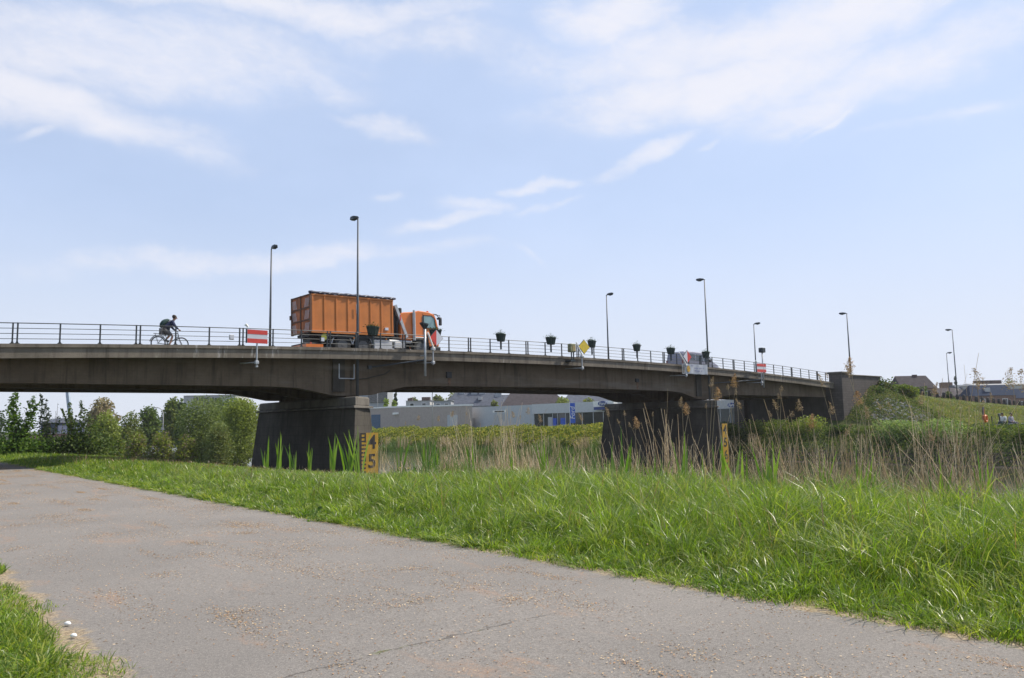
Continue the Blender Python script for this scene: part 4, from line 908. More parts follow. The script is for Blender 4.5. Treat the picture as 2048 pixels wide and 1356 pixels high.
# low dark retaining wall
q = at(1690, 862, 67); q2 = at(1792, 862, 65); dx = q2-q; ln_ = float(np.hypot(dx[0], dx[1]))
P = thing('retaining_wall', 'low dark retaining wall below the rubble slope', 'wall', (q[0], q[1], 0), math.atan2(dx[1], dx[0]))
MB().box(0, ln_, 0, .4, -.6, float(q[2])-.06).build('wall_face', mat('dark_wall', (.04, .035, .03), .9), P); MB().box(-.05, ln_+.05, -.06, .45, float(q[2])-.057, float(q[2]), .01).build('coping', M['cap'], P)
# ================================================================ BUILDINGS BEYOND THE BRIDGE
def gp(px, Y): q = at(px, 850, Y); return q[0], q[1], float(ground_z(*ts(q[0], q[1])))
def zat(px, py, Y): return float(at(px, py, Y)[2])
def wallbox(P, name, a, b, z0, z1, th, mt):      # upright slab from plan point a to b
    a = Vector((a[0], a[1], 0)); b = Vector((b[0], b[1], 0)); d = (b-a).normalized(); n_ = Vector((-d.y, d.x, 0))*th
    m = MB(); m.hexa([(a.x, a.y, z0), (b.x, b.y, z0), (b.x+n_.x, b.y+n_.y, z0), (a.x+n_.x, a.y+n_.y, z0)], [(a.x, a.y, z1), (b.x, b.y, z1), (b.x+n_.x, b.y+n_.y, z1), (a.x+n_.x, a.y+n_.y, z1)])
    return m.build(name, mt, P)
M['beige'] = mat('beige_render', (.38, .33, .30), .9, var=.06, streak=.2); M['beige2'] = mat('beige_render_side', (.24, .21, .20), .9, var=.06)
def corrugated(name, c):
    m = mat(name, c, .5, .2, var=.04); g = NT(m.node_tree); b = g.n['Principled BSDF']
    tc = g.new('ShaderNodeTexCoord').outputs['Object']; wv = g.new('ShaderNodeTexWave'); wv.inputs['Scale'].default_value = 1.2; g.l.new(tc, wv.inputs['Vector'])
    bp = g.new('ShaderNodeBump'); bp.inputs['Strength'].default_value = .5; g.l.new(wv.outputs['Fac'], bp.inputs['Height']); g.l.new(bp.outputs[0], b.inputs['Normal']); return m
M['clad'] = corrugated('grey_cladding', (.42, .45, .48)); M['clad_dark'] = corrugated('cladding_band', (.50, .52, .54))
M['slate'] = mat('slate_roof', (.085, .095, .12), .8, spec=.12, var=.15, scale=1.5, bump=.3); M['tile_brown'] = mat('brown_tile_roof', (.06, .052, .055), .9, spec=.1, var=.15, scale=1.5, bump=.3)
M['brickwall'] = mat('brick_wall', (.20, .12, .09), .9, var=.2); M['dark_brick'] = mat('dark_chimney_brick', (.08, .05, .045), .9)
M['pale_wall'] = mat('pale_wall', (.42, .42, .42), .8, var=.06); M['far_grey'] = mat('far_grey_wall', (.30, .32, .35), .8, var=.06)
# beige workshop
a = gp(738, 158); b = gp(800, 150); c = gp(945, 146)
P = thing('workshop', 'beige flat-roofed workshop with a blue door beyond the river', 'building')
zt = zat(800, 812, 150)
def block(P, a, b, c, z0, z1, m1, m2, name='wall'):
    A_, B_, C_ = (Vector((q[0], q[1], 0)) for q in (a, b, c)); D_ = A_+(C_-B_)
    m = MB(); m.hexa([(v.x, v.y, z0) for v in (A_, B_, C_, D_)], [(v.x, v.y, z1) for v in (A_, B_, C_, D_)]); m.build(name, m2, P)
    return A_, B_, C_, D_
block(P, a, b, c, -.5, zt-.28, M['beige'], M['beige'])
A_, B_, C_, D_ = (Vector((q[0], q[1], 0)) for q in (a, b, c, a)); D_ = A_+(C_-B_); ce = (A_+C_)/2
m = MB(); L0 = [(ce+(v-ce)*1.02) for v in (A_, B_, C_, D_)]; m.hexa([(v.x, v.y, zt-.277) for v in L0], [(v.x, v.y, zt) for v in L0]); m.build('roof_edge', M['white'], P)
d = (B_-A_).normalized(); nn = Vector((d.y, -d.x, 0))
def on_wall(P, name, a, b, f0, f1, z0, z1, mt, off=.04):
    a = Vector((a[0], a[1], 0)); b = Vector((b[0], b[1], 0)); d = (b-a); n_ = Vector((d.y, -d.x, 0)).normalized()
    p = a+d*f0+n_*off; q = a+d*f1+n_*off
    m = MB(); m.hexa([(p.x, p.y, z0), (q.x, q.y, z0), (q.x-n_.x*(off-.002), q.y-n_.y*(off-.002), z0), (p.x-n_.x*(off-.002), p.y-n_.y*(off-.002), z0)], [(p.x, p.y, z1), (q.x, q.y, z1), (q.x-n_.x*(off-.002), q.y-n_.y*(off-.002), z1), (p.x-n_.x*(off-.002), p.y-n_.y*(off-.002), z1)])
    return m.build(name, mt, P)
on_wall(P, 'door', a, b, .08, .38, 0, zat(750, 829, 155), mat('door_blue', (.03, .09, .17), .5))
on_wall(P, 'lamp_arm', a, b, .82, .96, zat(790, 829, 151), zat(790, 825, 151), M['white'], .4)
on_wall(P, 'roller_shutter', b, c, .66, .80, 0, zat(905, 830, 147), M['clad'])
# showroom of grey cladding
P = thing('car_showroom', 'long grey clad car showroom with dark glass front under the main span', 'building')
a = gp(915, 152); b = gp(1236, 121); zt = zat(1190, 804, 124.5)
a_, b_ = Vector((a[0], a[1], 0)), Vector((b[0], b[1], 0)); d = (b_-a_); n_ = Vector((-d.y, d.x, 0)).normalized()*16
m = MB(); m.hexa([(v.x, v.y, -.5) for v in (a_, b_, b_+n_, a_+n_)], [(v.x, v.y, zt) for v in (a_, b_, b_+n_, a_+n_)]); m.build('wall', M['clad'], P)
def fr(px):     # fraction along the facade seen at a pixel column
    k = (px-1024)/FPX; 
    return (a_.x-k*a_.y)/(k*d.y-d.x)
on_wall(P, 'fascia_band', a_, b_, fr(1064), .998, zt-1.6, zt+.05, M['clad_dark'], .35)
gl = on_wall(P, 'glass_front', a_, b_, fr(1066), .998, 0, zt-1.63, M['glass'], .05)
m = MB()
for px in (1066, 1085, 1103, 1113, 1129, 1143, 1162, 1184, 1204, 1222):
    q = a_+d*fr(px); nn = -n_.normalized()*.12; m.bar((q.x+nn.x, q.y+nn.y, 0), (q.x+nn.x, q.y+nn.y, zt-1.63), .12)
m.build('mullion', M['clad_dark'], gl)
for pa, pb, za, zb, mt in ((1105, 1111, 0, 2.2, M['flag_blue']), (1120, 1129, 0, 2.2, M['flag_blue']), (1095, 1103, 0, 2.4, M['pale_wall'])): on_wall(P, 'display_board', a_, b_, fr(pa), fr(pb), za+.3, za+zb, mt, .3)
on_wall(P, 'garage_door', a_, b_, fr(985), fr(1010), 0, zt-1.5, M['pale_wall']); on_wall(P, 'door_sign', a_, b_, fr(983), fr(1009), zt-1.15, zt-.75, M['white'])
sg = on_wall(P, 'small_lettering', a_, b_, fr(987), fr(1006), zt-1.08, zt-.85, M['black'], .06)
on_wall(P, 'side_door', a_, b_, fr(935), fr(948), 0, 2.6, M['far_grey'])
ang = math.atan2(d.y, d.x)
def logo(P, px, Y, py, w_, ang, off=0, text_s='Ford'):
    q = at(px, py, Y); o = bpy.data.objects.new('oval_sign', None); COL.objects.link(o); o.parent = P; o.location = tuple(q); o.rotation_euler = (0, 0, ang)
    MB().prism([(w_*math.cos(q_), w_*.42*math.sin(q_)) for q_ in np.linspace(0, 2*math.pi, 33)[:-1]], 1, -.06, 0).build('oval', M['deep_blue'], o)
    text(text_s, o, M['white'], (0, -.075, -.02), (rad(90), 0, 0), w_*.78, shear=.3, ext=.01)
    return o
# sign panel at the right end of the showroom
on_wall(P, 'sign_panel', a_, b_, fr(1191), fr(1232), zat(1215, 813, 122), zat(1215, 801.5, 122), M['white'], .9); on_wall(P, 'blue_strip', a_, b_, fr(1192), fr(1218), zat(1215, 819, 122), zat(1215, 813.5, 122), M['deep_blue'], .92)
Yl = float((a_+d*fr(1203)).y)-.95
logo(P, 1205, Yl-.5, 807, .95, ang)
# second part of the showroom seen right of the right pier
P = thing('showroom_annex', 'white showroom front with a blue oval sign seen beside the right pier', 'building')
a2 = gp(1400, 128); b2 = gp(1560, 112); z2 = zat(1460, 799.5, 122)
wallbox(P, 'wall', a2, b2, -.5, z2, 10, M['pale_wall'])
on_wall(P, 'glass_front', a2, b2, .02, .98, 0, zat(1460, 817, 122), M['glass'])
a2v, b2v = Vector((a2[0], a2[1], 0)), Vector((b2[0], b2[1], 0)); d2 = b2v-a2v; m = MB()
for k in range(8): q = a2v+d2*(k+.3)/8; m.bar((q.x, q.y-.1, 0), (q.x, q.y-.1, zat(1460, 817, 122)), .1)
m.build('mullion', M['pale_wall'], P)
k = (1463-1024)/FPX; f_ = (a2v.x-k*a2v.y)/(k*d2.y-d2.x); logo(P, 1463, float((a2v+d2*f_).y)-.15, 810, .85, math.atan2(d2.y, d2.x))
# blue flag
q = gp(1146, 112)
P = thing('flag_banner', 'tall narrow blue flag with white script standing before the showroom', 'flag', q, 0)
z0, z1 = zat(1146, 846, 112)-q[2], zat(1146, 806, 112)-q[2]
MB().tube([(-.42, 0, -.2), (-.42, 0, z1+.1)], .04, 6).build('pole', M['white'], P)
cl = MB().hexa([(-.38, -.01, z0), (.36, -.03, z0), (.36, -.01, z0), (-.38, .01, z0)], [(-.38, -.01, z1), (.36, -.03, z1), (.36, -.01, z1), (-.38, .01, z1)]).build('cloth', M['flag_blue'], P)
text('Ford', cl, M['white'], (.0, -.05, (z0+z1)/2), (rad(90), rad(-90), 0), .95, shear=.2, ext=.01)
# houses
def house(name, label, pxl, pxr, Y, py_ridge, py_eave, mw, mr, hip=.0, yaw=0.0, depth=9, chim=(), dorm=(), z0=None, cat='house', hipr=None):
    xl, xr = at(pxl, 840, Y)[0], at(pxr, 840, Y)[0]; cx = (xl+xr)/2; wd = (xr-xl); pc = (pxl+pxr)/2
    ze, zr = zat(pc, py_eave, Y), zat(pc, py_ridge, Y); g0 = -.5 if z0 is None else z0
    P = thing(name, label, cat, (cx, Y+depth/2, 0), yaw); h = wd/2; dp = depth/2
    MB().box(-h, h, -dp, dp, g0, ze).build('wall', mw, P)
    hr = hip if hipr is None else hipr; o_ = .25
    m = MB(); m.add([(-h-o_, -dp-o_, ze+.003), (h+o_, -dp-o_, ze+.003), (h+o_, dp+o_, ze+.003), (-h-o_, dp+o_, ze+.003), (-h-o_+hip*wd, 0, zr), (h+o_-hr*wd, 0, zr)], [(0, 1, 5, 4), (2, 3, 4, 5), (3, 0, 4), (1, 2, 5), (3, 2, 1, 0)]); rf = m.build('roof', mr, P)
    for f, hh, ww in chim: MB().box(-h+f*wd-ww/2, -h+f*wd+ww/2, -ww/2, ww/2, zr-1.5, zr+hh).build('chimney', M['far_grey'] if mr is M['slate'] else M['dark_brick'], rf)
    for f in dorm: MB().box(-h+f*wd-.5, -h+f*wd+.5, -dp*.75, -dp*.3, (ze+zr)/2-.3, (ze+zr)/2+.5).build('dormer', M['pale_wall'], rf)
    nwin = max(2, int(wd/3.2))
    if Y < 260 and cat == 'house':
        for i in range(nwin):
            x = -h+wd*(i+.5)/nwin; w_ = MB().box(x-.5, x+.5, -dp-.06, -dp-.002, ze-1.9, ze-.6).build('window', M['white'], P); MB().box(x-.42, x+.42, -dp-.075, -dp-.063, ze-1.82, ze-.68).build('pane', M['glass'], w_)
    return P
house('slate_roofed_house', 'wide slate-roofed house with two dark chimneys behind the showroom', 885, 1010, 190, 783, 812, M['far_grey'], M['slate'], .2, chim=((.30, .3, 1.3), (.50, .6, 1.6), (.63, .6, 1.6)), dorm=(.6,))
house('slate_roofed_house', 'small slate roof with skylight right of the two-chimney house', 985, 1042, 178, 788, 812, M['far_grey'], M['slate'], .1, chim=((.2, .9, 1.6),))
house('brown_roofed_house', 'broad brown tiled roof just above the showroom', 1004, 1140, 165, 784, 813, M['pale_wall'], M['tile_brown'], .14, hipr=.22)
house('slate_roofed_house', 'low slate roof rising behind the trees near the right pier', 1130, 1260, 175, 786, 806, M['pale_wall'], M['slate'], .1, chim=((.22, -.2, 1.3),))
house('flat_roofed_house', 'white flat-roofed house with a dark chimney left of the slate roofs', 812, 860, 185, 800, 801, M['pale_wall'], M['pale_wall'], .0, chim=((.08, .6, 1.2), (.76, .8, 2.0)), cat='house')
house('flat_roofed_house', 'low grey box house between the white house and the slate roof', 868, 902, 180, 800, 801, M['far_grey'], M['far_grey'], .0)
house('office_block', 'tall grey office block with banded windows beside the left pier', 690, 775, 200, 776, 777, M['far_grey'], M['far_grey'], 0, cat='building')
for k, py in enumerate((786, 794, 802)):
    q0 = at(735, py, 199.6); q1 = at(774, py, 199.6)
    MB().box(-((q1[0]-q0[0]))/2+3, (q1[0]-q0[0])/2+2.9, -4.75, -4.502, q0[2]-.45, q0[2]+.45).build('window_band', M['glass'], bpy.data.objects['office_block'])
# left background
house('white_block', 'white block building behind the willows under the left span', 366, 470, 175, 789.5, 790.5, M['pale_wall'], M['pale_wall'], 0, cat='building')
for k in range(5):
    q0 = at(374+k*11, 802, 170.3)
    P_ = bpy.data.objects['white_block']; lx = q0[0]-P_.location.x
    MB().box(lx-.5, lx+.5, -4.56, -4.502, q0[2]-.9, q0[2]+.9).build('window', M['glass'], P_)
house('small_grey_house', 'small grey house left of the curved lamp post under the left span', 318, 352, 150, 831, 835, M['pale_wall'], M['slate'], 0, depth=7)
house('dark_shed', 'dark blue shed seen between the saplings at the left', 82, 117, 95, 836, 846, mat('shed_blue', (.06, .075, .13), .7), M['slate'], .1, depth=6, cat='shed')
q = gp(60, 88); P = thing('brick_wall', 'low pinkish brick wall between the saplings', 'wall', (q[0], q[1], 0), rad(8)); MB().box(0, 8.2, 0, .3, -.3, zat(110, 868, 88)).build('wall_face', mat('pink_brick', (.30, .17, .16), .9, var=.3, scale=8), P); MB().box(-.05, 8.25, -.06, .36, zat(110, 868, 88)+.003, zat(110, 868, 88)+.12).build('coping', M['pale_wall'], P)
q = gp(150, 150); P = thing('crane_mast', 'thin pale blue leaning crane mast behind the left saplings', 'crane', q, 0); top = at(133, 760, 150)
MB().bar((0, 0, 0), (top[0]-q[0], 0, top[2]-q[2]), .55).build('mast', mat('mast_pale_blue', (.35, .42, .50), .6), P); MB().box(-1.2, 1.2, -1, 1, -.3, 2.0, .1).build('cab', M['pale_wall'], P)
# street lamps below the bridge
def small_lamp(px, py, Y, label, arm, name='street_lamp'):
    q = gp(px, Y); zt = zat(px, py, Y)-q[2]; P = thing(name, label, 'street lamp', q, 0, 'pale street lamps beyond the river'); 
    pts = [(0, 0, -.1), (0, 0, zt-1.2)]+[(arm*(1-math.cos(a)), 0, zt-1.2+1.2*math.sin(a)) for a in np.linspace(.2, 1.57, 6)]
    MB().tube(pts, .07, 8).build('pole', M['pale_wall'], P, smooth=True); MB().box(min(arm, arm*1.6), max(arm, arm*1.6), -.12, .12, zt-.1, zt+.06, .02).build('lamp_head', M['pale_wall'], P)
small_lamp(326, 815, 120, 'pale lamp post with a curved arm under the left span', -1.0)
small_lamp(865, 774, 118, 'slim pale lamp post in front of the beige workshop', 1.0); small_lamp(755, 776, 165, 'slim lamp post in front of the office block', 1.0)
# right background
house('gabled_house', 'brown gabled house on the skyline right of the abutment', 1808, 1876, 150, 750, 776, M['brickwall'], M['tile_brown'], .05, hipr=.10, chim=((.6, .2, .7),), depth=5)
house('brown_roofed_house', 'low brown roofed house beside the tall embankment lamp', 1868, 1946, 165, 774, 792, M['brickwall'], M['tile_brown'], .04, depth=10)
M['mansard'] = mat('mansard_slate', (.022, .035, .065), .9, spec=.08, var=.1)
house('mansard_house', 'long dark mansard-roofed house at the right edge', 1946, 2036, 150, 769, 791, M['brickwall'], M['mansard'], .14, hipr=.10, dorm=(.42,), depth=4)
house('mansard_house', 'second dark mansard roof cut by the right edge of the picture', 2028, 2110, 158, 776, 796, M['brickwall'], M['mansard'], .1, depth=4)
house('pale_hall', 'pale flat-roofed hall with two roof vents behind the mansard house', 1955, 2120, 200, 764, 769, M['pale_wall'], mat('pale_roof', (.22, .23, .24), .7), .04, chim=((.22, .7, 3.0), (.35, .7, 3.0)), cat='building')
house('square_tower', 'small square brick tower block beside the tall embankment lamp', 1900, 1911, 210, 763.5, 764.5, M['brickwall'], M['far_grey'], 0, depth=4, cat='building')
house('grey_house', 'grey terrace house between the spruce and the mansard roof', 1926, 1962, 205, 768, 778, M['far_grey'], M['slate'], .05, depth=8)

# ================================================================ FOLIAGE
def leaf_cloud(C, size, cols, up=.3, aspect=.55, seed=0, flat=None):
    r = np.random.default_rng(seed); n = len(C); a = r.normal(size=(n, 3)); a /= np.linalg.norm(a, axis=1)[:, None]; a[:, 2] *= .8
    b = r.normal(size=(n, 3)); b[:, 2] += up; b -= a*(np.sum(a*b, 1)/np.sum(a*a, 1))[:, None]; b /= np.linalg.norm(b, axis=1)[:, None]
    sz = size*r.uniform(.6, 1.3, n)[:, None]; a = a*sz; b = b*sz*aspect
    V = np.stack([C-a, C+b*.9, C+a, C-b*.9], 1).reshape(-1, 3); F = np.arange(4*n).reshape(-1, 4)
    cols = np.array(cols); ci = cols[r.integers(0, len(cols), n)]*r.uniform(.75, 1.25, (n, 1))
    return V, F, np.repeat(ci, 4, 0)
def lobe_points(lobes, n, seed, shell=.35, ragged=.18):
    r = np.random.default_rng(seed); lob = np.array([l[:3] for l in lobes]); rd = np.array([l[3:6] for l in lobes]); w_ = (rd[:, 0]*rd[:, 2])**1.0; w_ = w_/w_.sum()
    k = r.choice(len(lobes), n, p=w_); d = r.normal(size=(n, 3)); d /= np.linalg.norm(d, axis=1)[:, None]
    q = (r.uniform(shell**3, 1, n))**(1/3); q = q*(1+ragged*np.sin(d[:, 0]*7+k*2)*np.sin(d[:, 2]*9+k)*np.sin(d[:, 1]*8)+r.normal(0, .06, n))
    return lob[k]+d*rd[k]*q[:, None]
LEAF_N = 0
def tree(name, label, cat, px, Y, py_top, wpx, cols, n=2500, kind='round', base=None, size=None, trunk=.12, group=None, seed=1, tall=1.0):
    """a crown of leaf faces on a trunk with limbs; width and top come from its real size at that distance"""
    q = gp(px, Y); z0 = q[2]-.1; H = zat(px, py_top, Y)-z0; Wd = wpx/FPX*Y; r = np.random.default_rng(seed)
    if base is None: base = .18 if kind in ('round', 'wispy') else 0.02
    P = thing(name, label, cat, (q[0], q[1], z0), r.uniform(0, 6.28) if kind != 'x' else 0, group)
    L = []; hb = H*base
    nl = {'round': 14, 'bush': 18, 'wispy': 12, 'spruce': 0, 'poplar': 7}[kind]
    for i in range(nl):
        a = r.uniform(0, 6.28); f = r.uniform(0, 1); zz = hb+(H-hb)*(.16+.68*f); rr = Wd*.5*math.sqrt(max(.05, 1-(2*f-.9)**2*.8))
        s_ = r.uniform(.20, .32)*Wd; o_ = max(0, rr-s_)*r.uniform(.55, 1.0); hz_ = min(s_*r.uniform(.8, 1.15), (H-zz), (zz-hb)+.12*H)
        L.append((math.cos(a)*o_, math.sin(a)*o_, zz, s_, s_, max(.1*H, hz_)))
    if kind != 'spruce': L.append((0, 0, H-.2*(H-hb), Wd*.24, Wd*.24, .2*(H-hb))); L.append((0, 0, hb+.42*(H-hb), Wd*.34, Wd*.34, .36*(H-hb)))
    if kind == 'spruce':
        zz = r.uniform(0, 1, n)**.8; lv = np.round(zz*9)/9; a = r.uniform(0, 6.28, n); rad_ = (1-lv*.97)*Wd*.5*np.sqrt(r.uniform(0, 1, n))*(.75+.25*np.sin(a*5+lv*20))
        C = np.stack([np.cos(a)*rad_, np.sin(a)*rad_, hb+(H-hb)*lv-rad_*.25+r.normal(0, .02*H, n)], 1)
    else: C = lobe_points(L, int(n*1.35), seed+5)
    C = C[C[:, 2] > -.1]
    sz = (size or max(.07, 2.0*Y/FPX))*(1.55 if n < 3900 else 1.1)
    V, F, cc = leaf_cloud(C, sz, cols, seed=seed)
    np_mesh('crown', V, F, M['leaf'], P, cc)
    m = MB(); m.tube([(0, 0, -.4), (0, 0, hb+.2*H), (.03*Wd, 0, H*.7)], [trunk*1.1, trunk*.8, trunk*.25], 7); m.build('trunk', M['bark'], P)
    if L:
        m = MB()
        for l in L[:8]: m.tube([(0, 0, hb*.7+.05*H), (l[0]*.5, l[1]*.5, (hb+l[2])*.5), (l[0], l[1], l[2])], [trunk*.5, trunk*.32, trunk*.12], 5)
        m.build('limb', M['bark'], P)
    return P
GW = [(.15, .19, .07), (.18, .22, .085), (.12, .16, .055)]; GY2 = [(.20, .245, .06), (.24, .28, .07), (.16, .20, .05)]
G1 = [(.07, .115, .025), (.095, .145, .03), (.115, .16, .038)]; G2 = [(.16, .19, .04), (.20, .225, .05), (.13, .165, .035)]; GD = [(.03, .055, .018), (.04, .07, .02), (.05, .085, .025)]
GY = [(.32, .30, .06), (.38, .34, .08), (.23, .25, .05)]
GO = [(.14, .155, .05), (.175, .185, .065), (.11, .13, .045)]; BR_ = [(.16, .13, .08), (.20, .165, .10), (.12, .11, .06)]; GB = [(.04, .065, .05), (.055, .08, .06)]
# willows and trees under the left span
tree('willow_bush', 'large grey-green willow bush left of the dark pier', 'bush', 405, 78, 791, 150, GW, 13000, 'bush', seed=11, group='willow bushes under the left span')
tree('willow_bush', 'yellow-green willow bush tucked against the left pier', 'bush', 482, 76, 795, 118, GY2, 11000, 'bush', seed=12, group='willow bushes under the left span')
tree('willow_bush', 'low olive willow bush in front of the larger willows', 'bush', 440, 70, 846, 80, GO+GW, 4000, 'bush', seed=13, group='willow bushes under the left span')
tree('willow_bush', 'dull green willow filling the gap behind the two larger willows', 'bush', 455, 90, 790, 130, GW+G1, 9000, 'bush', seed=14, group='willow bushes under the left span')
tree('brown_tree', 'round brownish tree just coming into leaf under the left span', 'tree', 206, 125, 793, 74, [(.26, .21, .14), (.32, .27, .18), (.2, .17, .1)], 3400, 'round', seed=15)
tree('pale_shrub', 'pale yellow-green shrub right of the dark saplings', 'shrub', 212, 85, 820, 74, GY2, 3300, 'bush', seed=16)
tree('wispy_shrub', 'wispy pale green shrub in the middle of the left span', 'shrub', 260, 92, 820, 74, GW+GO, 2900, 'bush', seed=17)
tree('green_tree', 'round mid green tree left of the curved lamp', 'tree', 296, 128, 811, 58, G1, 3000, 'round', base=.02, seed=18)
tree('green_tree', 'bright green tree rising behind the curved lamp', 'tree', 344, 140, 793, 56, G1+G2, 3000, 'round', base=.02, seed=19)
tree('dark_tree', 'darker tree just left of the white block', 'tree', 362, 132, 796, 34, GD+G1, 1200, 'round', base=.02, seed=20)
tree('dark_tree', 'dark tree half hidden at the left edge under the bridge', 'tree', -8, 140, 822, 70, GD, 1300, 'round', base=.02, seed=21)
for i, (px, wp, tp) in enumerate(((275, 60, 862), (325, 70, 858), (375, 60, 866), (238, 44, 872), (190, 60, 868))):
    tree('yellow_bush', 'low yellow-green bush, %s of five along the bank under the left span' % ('second', 'third', 'last', 'fourth', 'first')[(0, 1, 2, 3, 4)[i]] if False else 'low yellow-green bush ' + ('below the wispy shrub', 'below the curved lamp', 'at the left foot of the large willow', 'between the pale and wispy shrubs', 'behind the dark leafy sapling')[i], 'bush', px, 72+i, tp, wp, G2+BR_[:1], 1300, 'bush', seed=30+i, group='low bushes under the left span')
# saplings in front
def sapling(name, label, px, Y, tips, cols, leaf, nper, seed, low=None):
    q = gp(px, Y); r = np.random.default_rng(seed); P = thing(name, label, 'sapling', (q[0], q[1], q[2]-.05), 0, 'leafy saplings at the left'); C = []; m = MB()
    for tx, ty, fat in tips:
        e = at(tx, ty, Y)-np.array([q[0], q[1], q[2]-.05]); e[1] = r.uniform(-.5, .5); st = np.array([r.uniform(-.35, .35), r.uniform(-.3, .3), 0.0])
        for k in range(nper):
            f = r.uniform(.22, 1)**1.15; c = st+(e-st)*f; c = c+r.normal(0, 1, 3)*fat*1.35*(1.1-f*.75); C.append(c)
        m.tube([st, st+(e-st)*.5+r.normal(0, .06, 3), e], [.03, .02, .006], 5)
    m.build('stem', M['bark'], P)
    if low:
        for k in range(low[0]): C.append(np.array([r.normal(0, low[1]), r.normal(0, .6), abs(r.normal(low[2]*.45, low[2]*.3))]))
    C = np.array(C); C = C[C[:, 2] > .02]; V, F, cc = leaf_cloud(C, leaf, cols, aspect=.75, seed=seed); np_mesh('foliage', V, F, M['leaf'], P, cc); return P
SG = [(.075, .14, .02), (.11, .18, .03), (.055, .105, .02)]
sapling('sapling', 'bright green leafy sapling with upright shoots at the left edge', 38, 50, [(14, 795, .18), (40, 783, .16), (58, 793, .18), (71, 806, .17), (30, 810, .3), (20, 838, .35), (60, 845, .35)], SG, .10, 330, 41, (2200, .95, 1.1))
sapling('sapling', 'thin dark-leaved sapling standing second from the left', 93, 52, [(76, 788, .08), (84, 792, .10), (97, 800, .12), (106, 822, .16), (88, 818, .3), (116, 835, .16), (78, 838, .25)], [(.03, .045, .03), (.04, .06, .035)], .085, 120, 42, (500, .9, 1.0))
sapling('sapling', 'spreading dark-leaved sapling between the thin one and the round tree', 160, 51, [(137, 805, .12), (160, 802, .10), (133, 830, .16), (150, 822, .25), (172, 815, .22), (182, 832, .3), (195, 842, .3), (146, 845, .3), (126, 818, .06)], [(.045, .075, .022), (.07, .105, .03), (.10, .135, .04)], .09, 170, 43, (3800, 1.25, 1.35))
sapling('sapling', 'nearly bare twiggy sapling left of the crane mast', 122, 53, [(122, 806, .05), (118, 822, .06), (128, 826, .08)], [(.03, .04, .03)], .06, 16, 44)
# trees under the main span
tree('spruce', 'dark blue-green spruce beside the office block', 'tree', 791, 170, 781, 26, GB, 900, 'spruce', seed=50)
tree('bright_tree', 'small bright green tree left of the spruce', 'tree', 772, 165, 795, 24, [(.2, .26, .05), (.16, .22, .04)], 600, 'round', seed=51); tree('bright_tree', 'small bright green tree in front of the spruce', 'tree', 788, 162, 799, 20, [(.2, .26, .05), (.16, .22, .04)], 500, 'round', seed=52)
tree('olive_tree', 'rounded olive tree behind the slim lamp post', 'tree', 877, 215, 786, 36, GO, 900, 'round', seed=53)
tree('garden_tree', 'small green tree between the slate and brown roofs', 'tree', 989, 160, 799, 28, GO+G2, 700, 'round', seed=54)
tree('garden_tree', 'wide pale green tree left of the blue flag', 'tree', 1126, 150, 794, 54, G2, 1300, 'round', base=.02, seed=55)
tree('garden_tree', 'pale green tree above the showroom near the right pier', 'tree', 1178, 152, 796, 46, G2+GO, 1000, 'round', base=.02, seed=56)
tree('far_tree', 'faint tree tops behind the white flat-roofed house', 'tree', 828, 260, 794, 30, GB+GO, 600, 'round', seed=57); tree('far_tree', 'faint tree tops behind the slate roofs', 'tree', 912, 270, 782, 60, GO, 800, 'round', seed=58)
# skyline trees on the right
tree('spruce', 'distant grey-blue spruce on the right skyline', 'tree', 1918, 230, 757, 17, GB, 600, 'spruce', seed=60)
for i, (px, Y, tp, wp, c) in enumerate(((1936, 260, 768, 40, GB), (1965, 280, 767, 50, GB), (2025, 330, 757, 40, GO), (2044, 320, 760, 34, GB), (1779, 120, 764, 16, G1), (1795, 190, 770, 30, GB), (1850, 118, 771, 50, GD+G1), (1900, 112, 783, 26, GD+G1))):
    tree('skyline_tree', ('hazy tree right of the distant spruce', 'hazy tree left of the pale hall', 'faint tree above the pale hall', 'faint tree behind the pale hall at the right edge', 'slender green shrub right of the abutment creeper', 'hazy tree between the creeper and the gabled house', 'dark green hedge tree below the gabled house', 'dark green shrub at the foot of the tall embankment lamp')[i], 'tree', px, Y, tp, wp, c, 600, 'round', base=.02, seed=61+i)
PALE = [(.22, .29, .11), (.27, .34, .16), (.15, .22, .07)]
# creeper and bushes by the abutment
def bushes(rows):
    for (name, label, cat, px, Y, tp, wp, c, n, seed) in rows: tree(name, label, cat, px, Y, tp, wp, c, n, 'bush', seed=seed, group=None, size=max(.06, 1.5*Y/FPX))
def bush_ts(name, label, t, s, zt, wd, cols, n, seed, size=.09, cat='bush', z0=None, group=None):
    z = float(ground_z(t, s))-.2 if z0 is None else z0; P = thing(name, label, cat, W(t, s, z), 0, group); H = zt-z; r = np.random.default_rng(seed); L = []; n = int(n*1.5)
    for i in range(14):
        a = r.uniform(0, 6.28); f = r.uniform(.1, .8); sr = wd*r.uniform(.18, .3); o_ = (wd/2-sr)*r.uniform(.3, 1); L.append((math.cos(a)*o_, math.sin(a)*o_, H*f, sr, sr, min(H*.35, H*(1-f)+.05)))
    L.append((0, 0, H*.55, wd*.3, wd*.3, H*.44)); C = lobe_points(L, n, seed); C = C[C[:, 2] > 0]; V, F, cc = leaf_cloud(C, size, cols, seed=seed, up=.6, aspect=.7)
    np_mesh('foliage', V, F, M['leaf'], P, cc); m = MB()
    for l in L[:7]: m.tube([(l[0]*.2, l[1]*.2, -.2), (l[0]*.7, l[1]*.7, l[2]*.6), l[:3]], [.05, .03, .01], 5)
    m.build('stem', M['bark'], P); return P
bush_ts('creeper', 'tall green creeper covering the end of the stone wing wall', 62.2, -1.5, 5.5, 3.0, G1+BR_[:1]+GD, 4200, 71, .11, 'creeper', z0=.6)
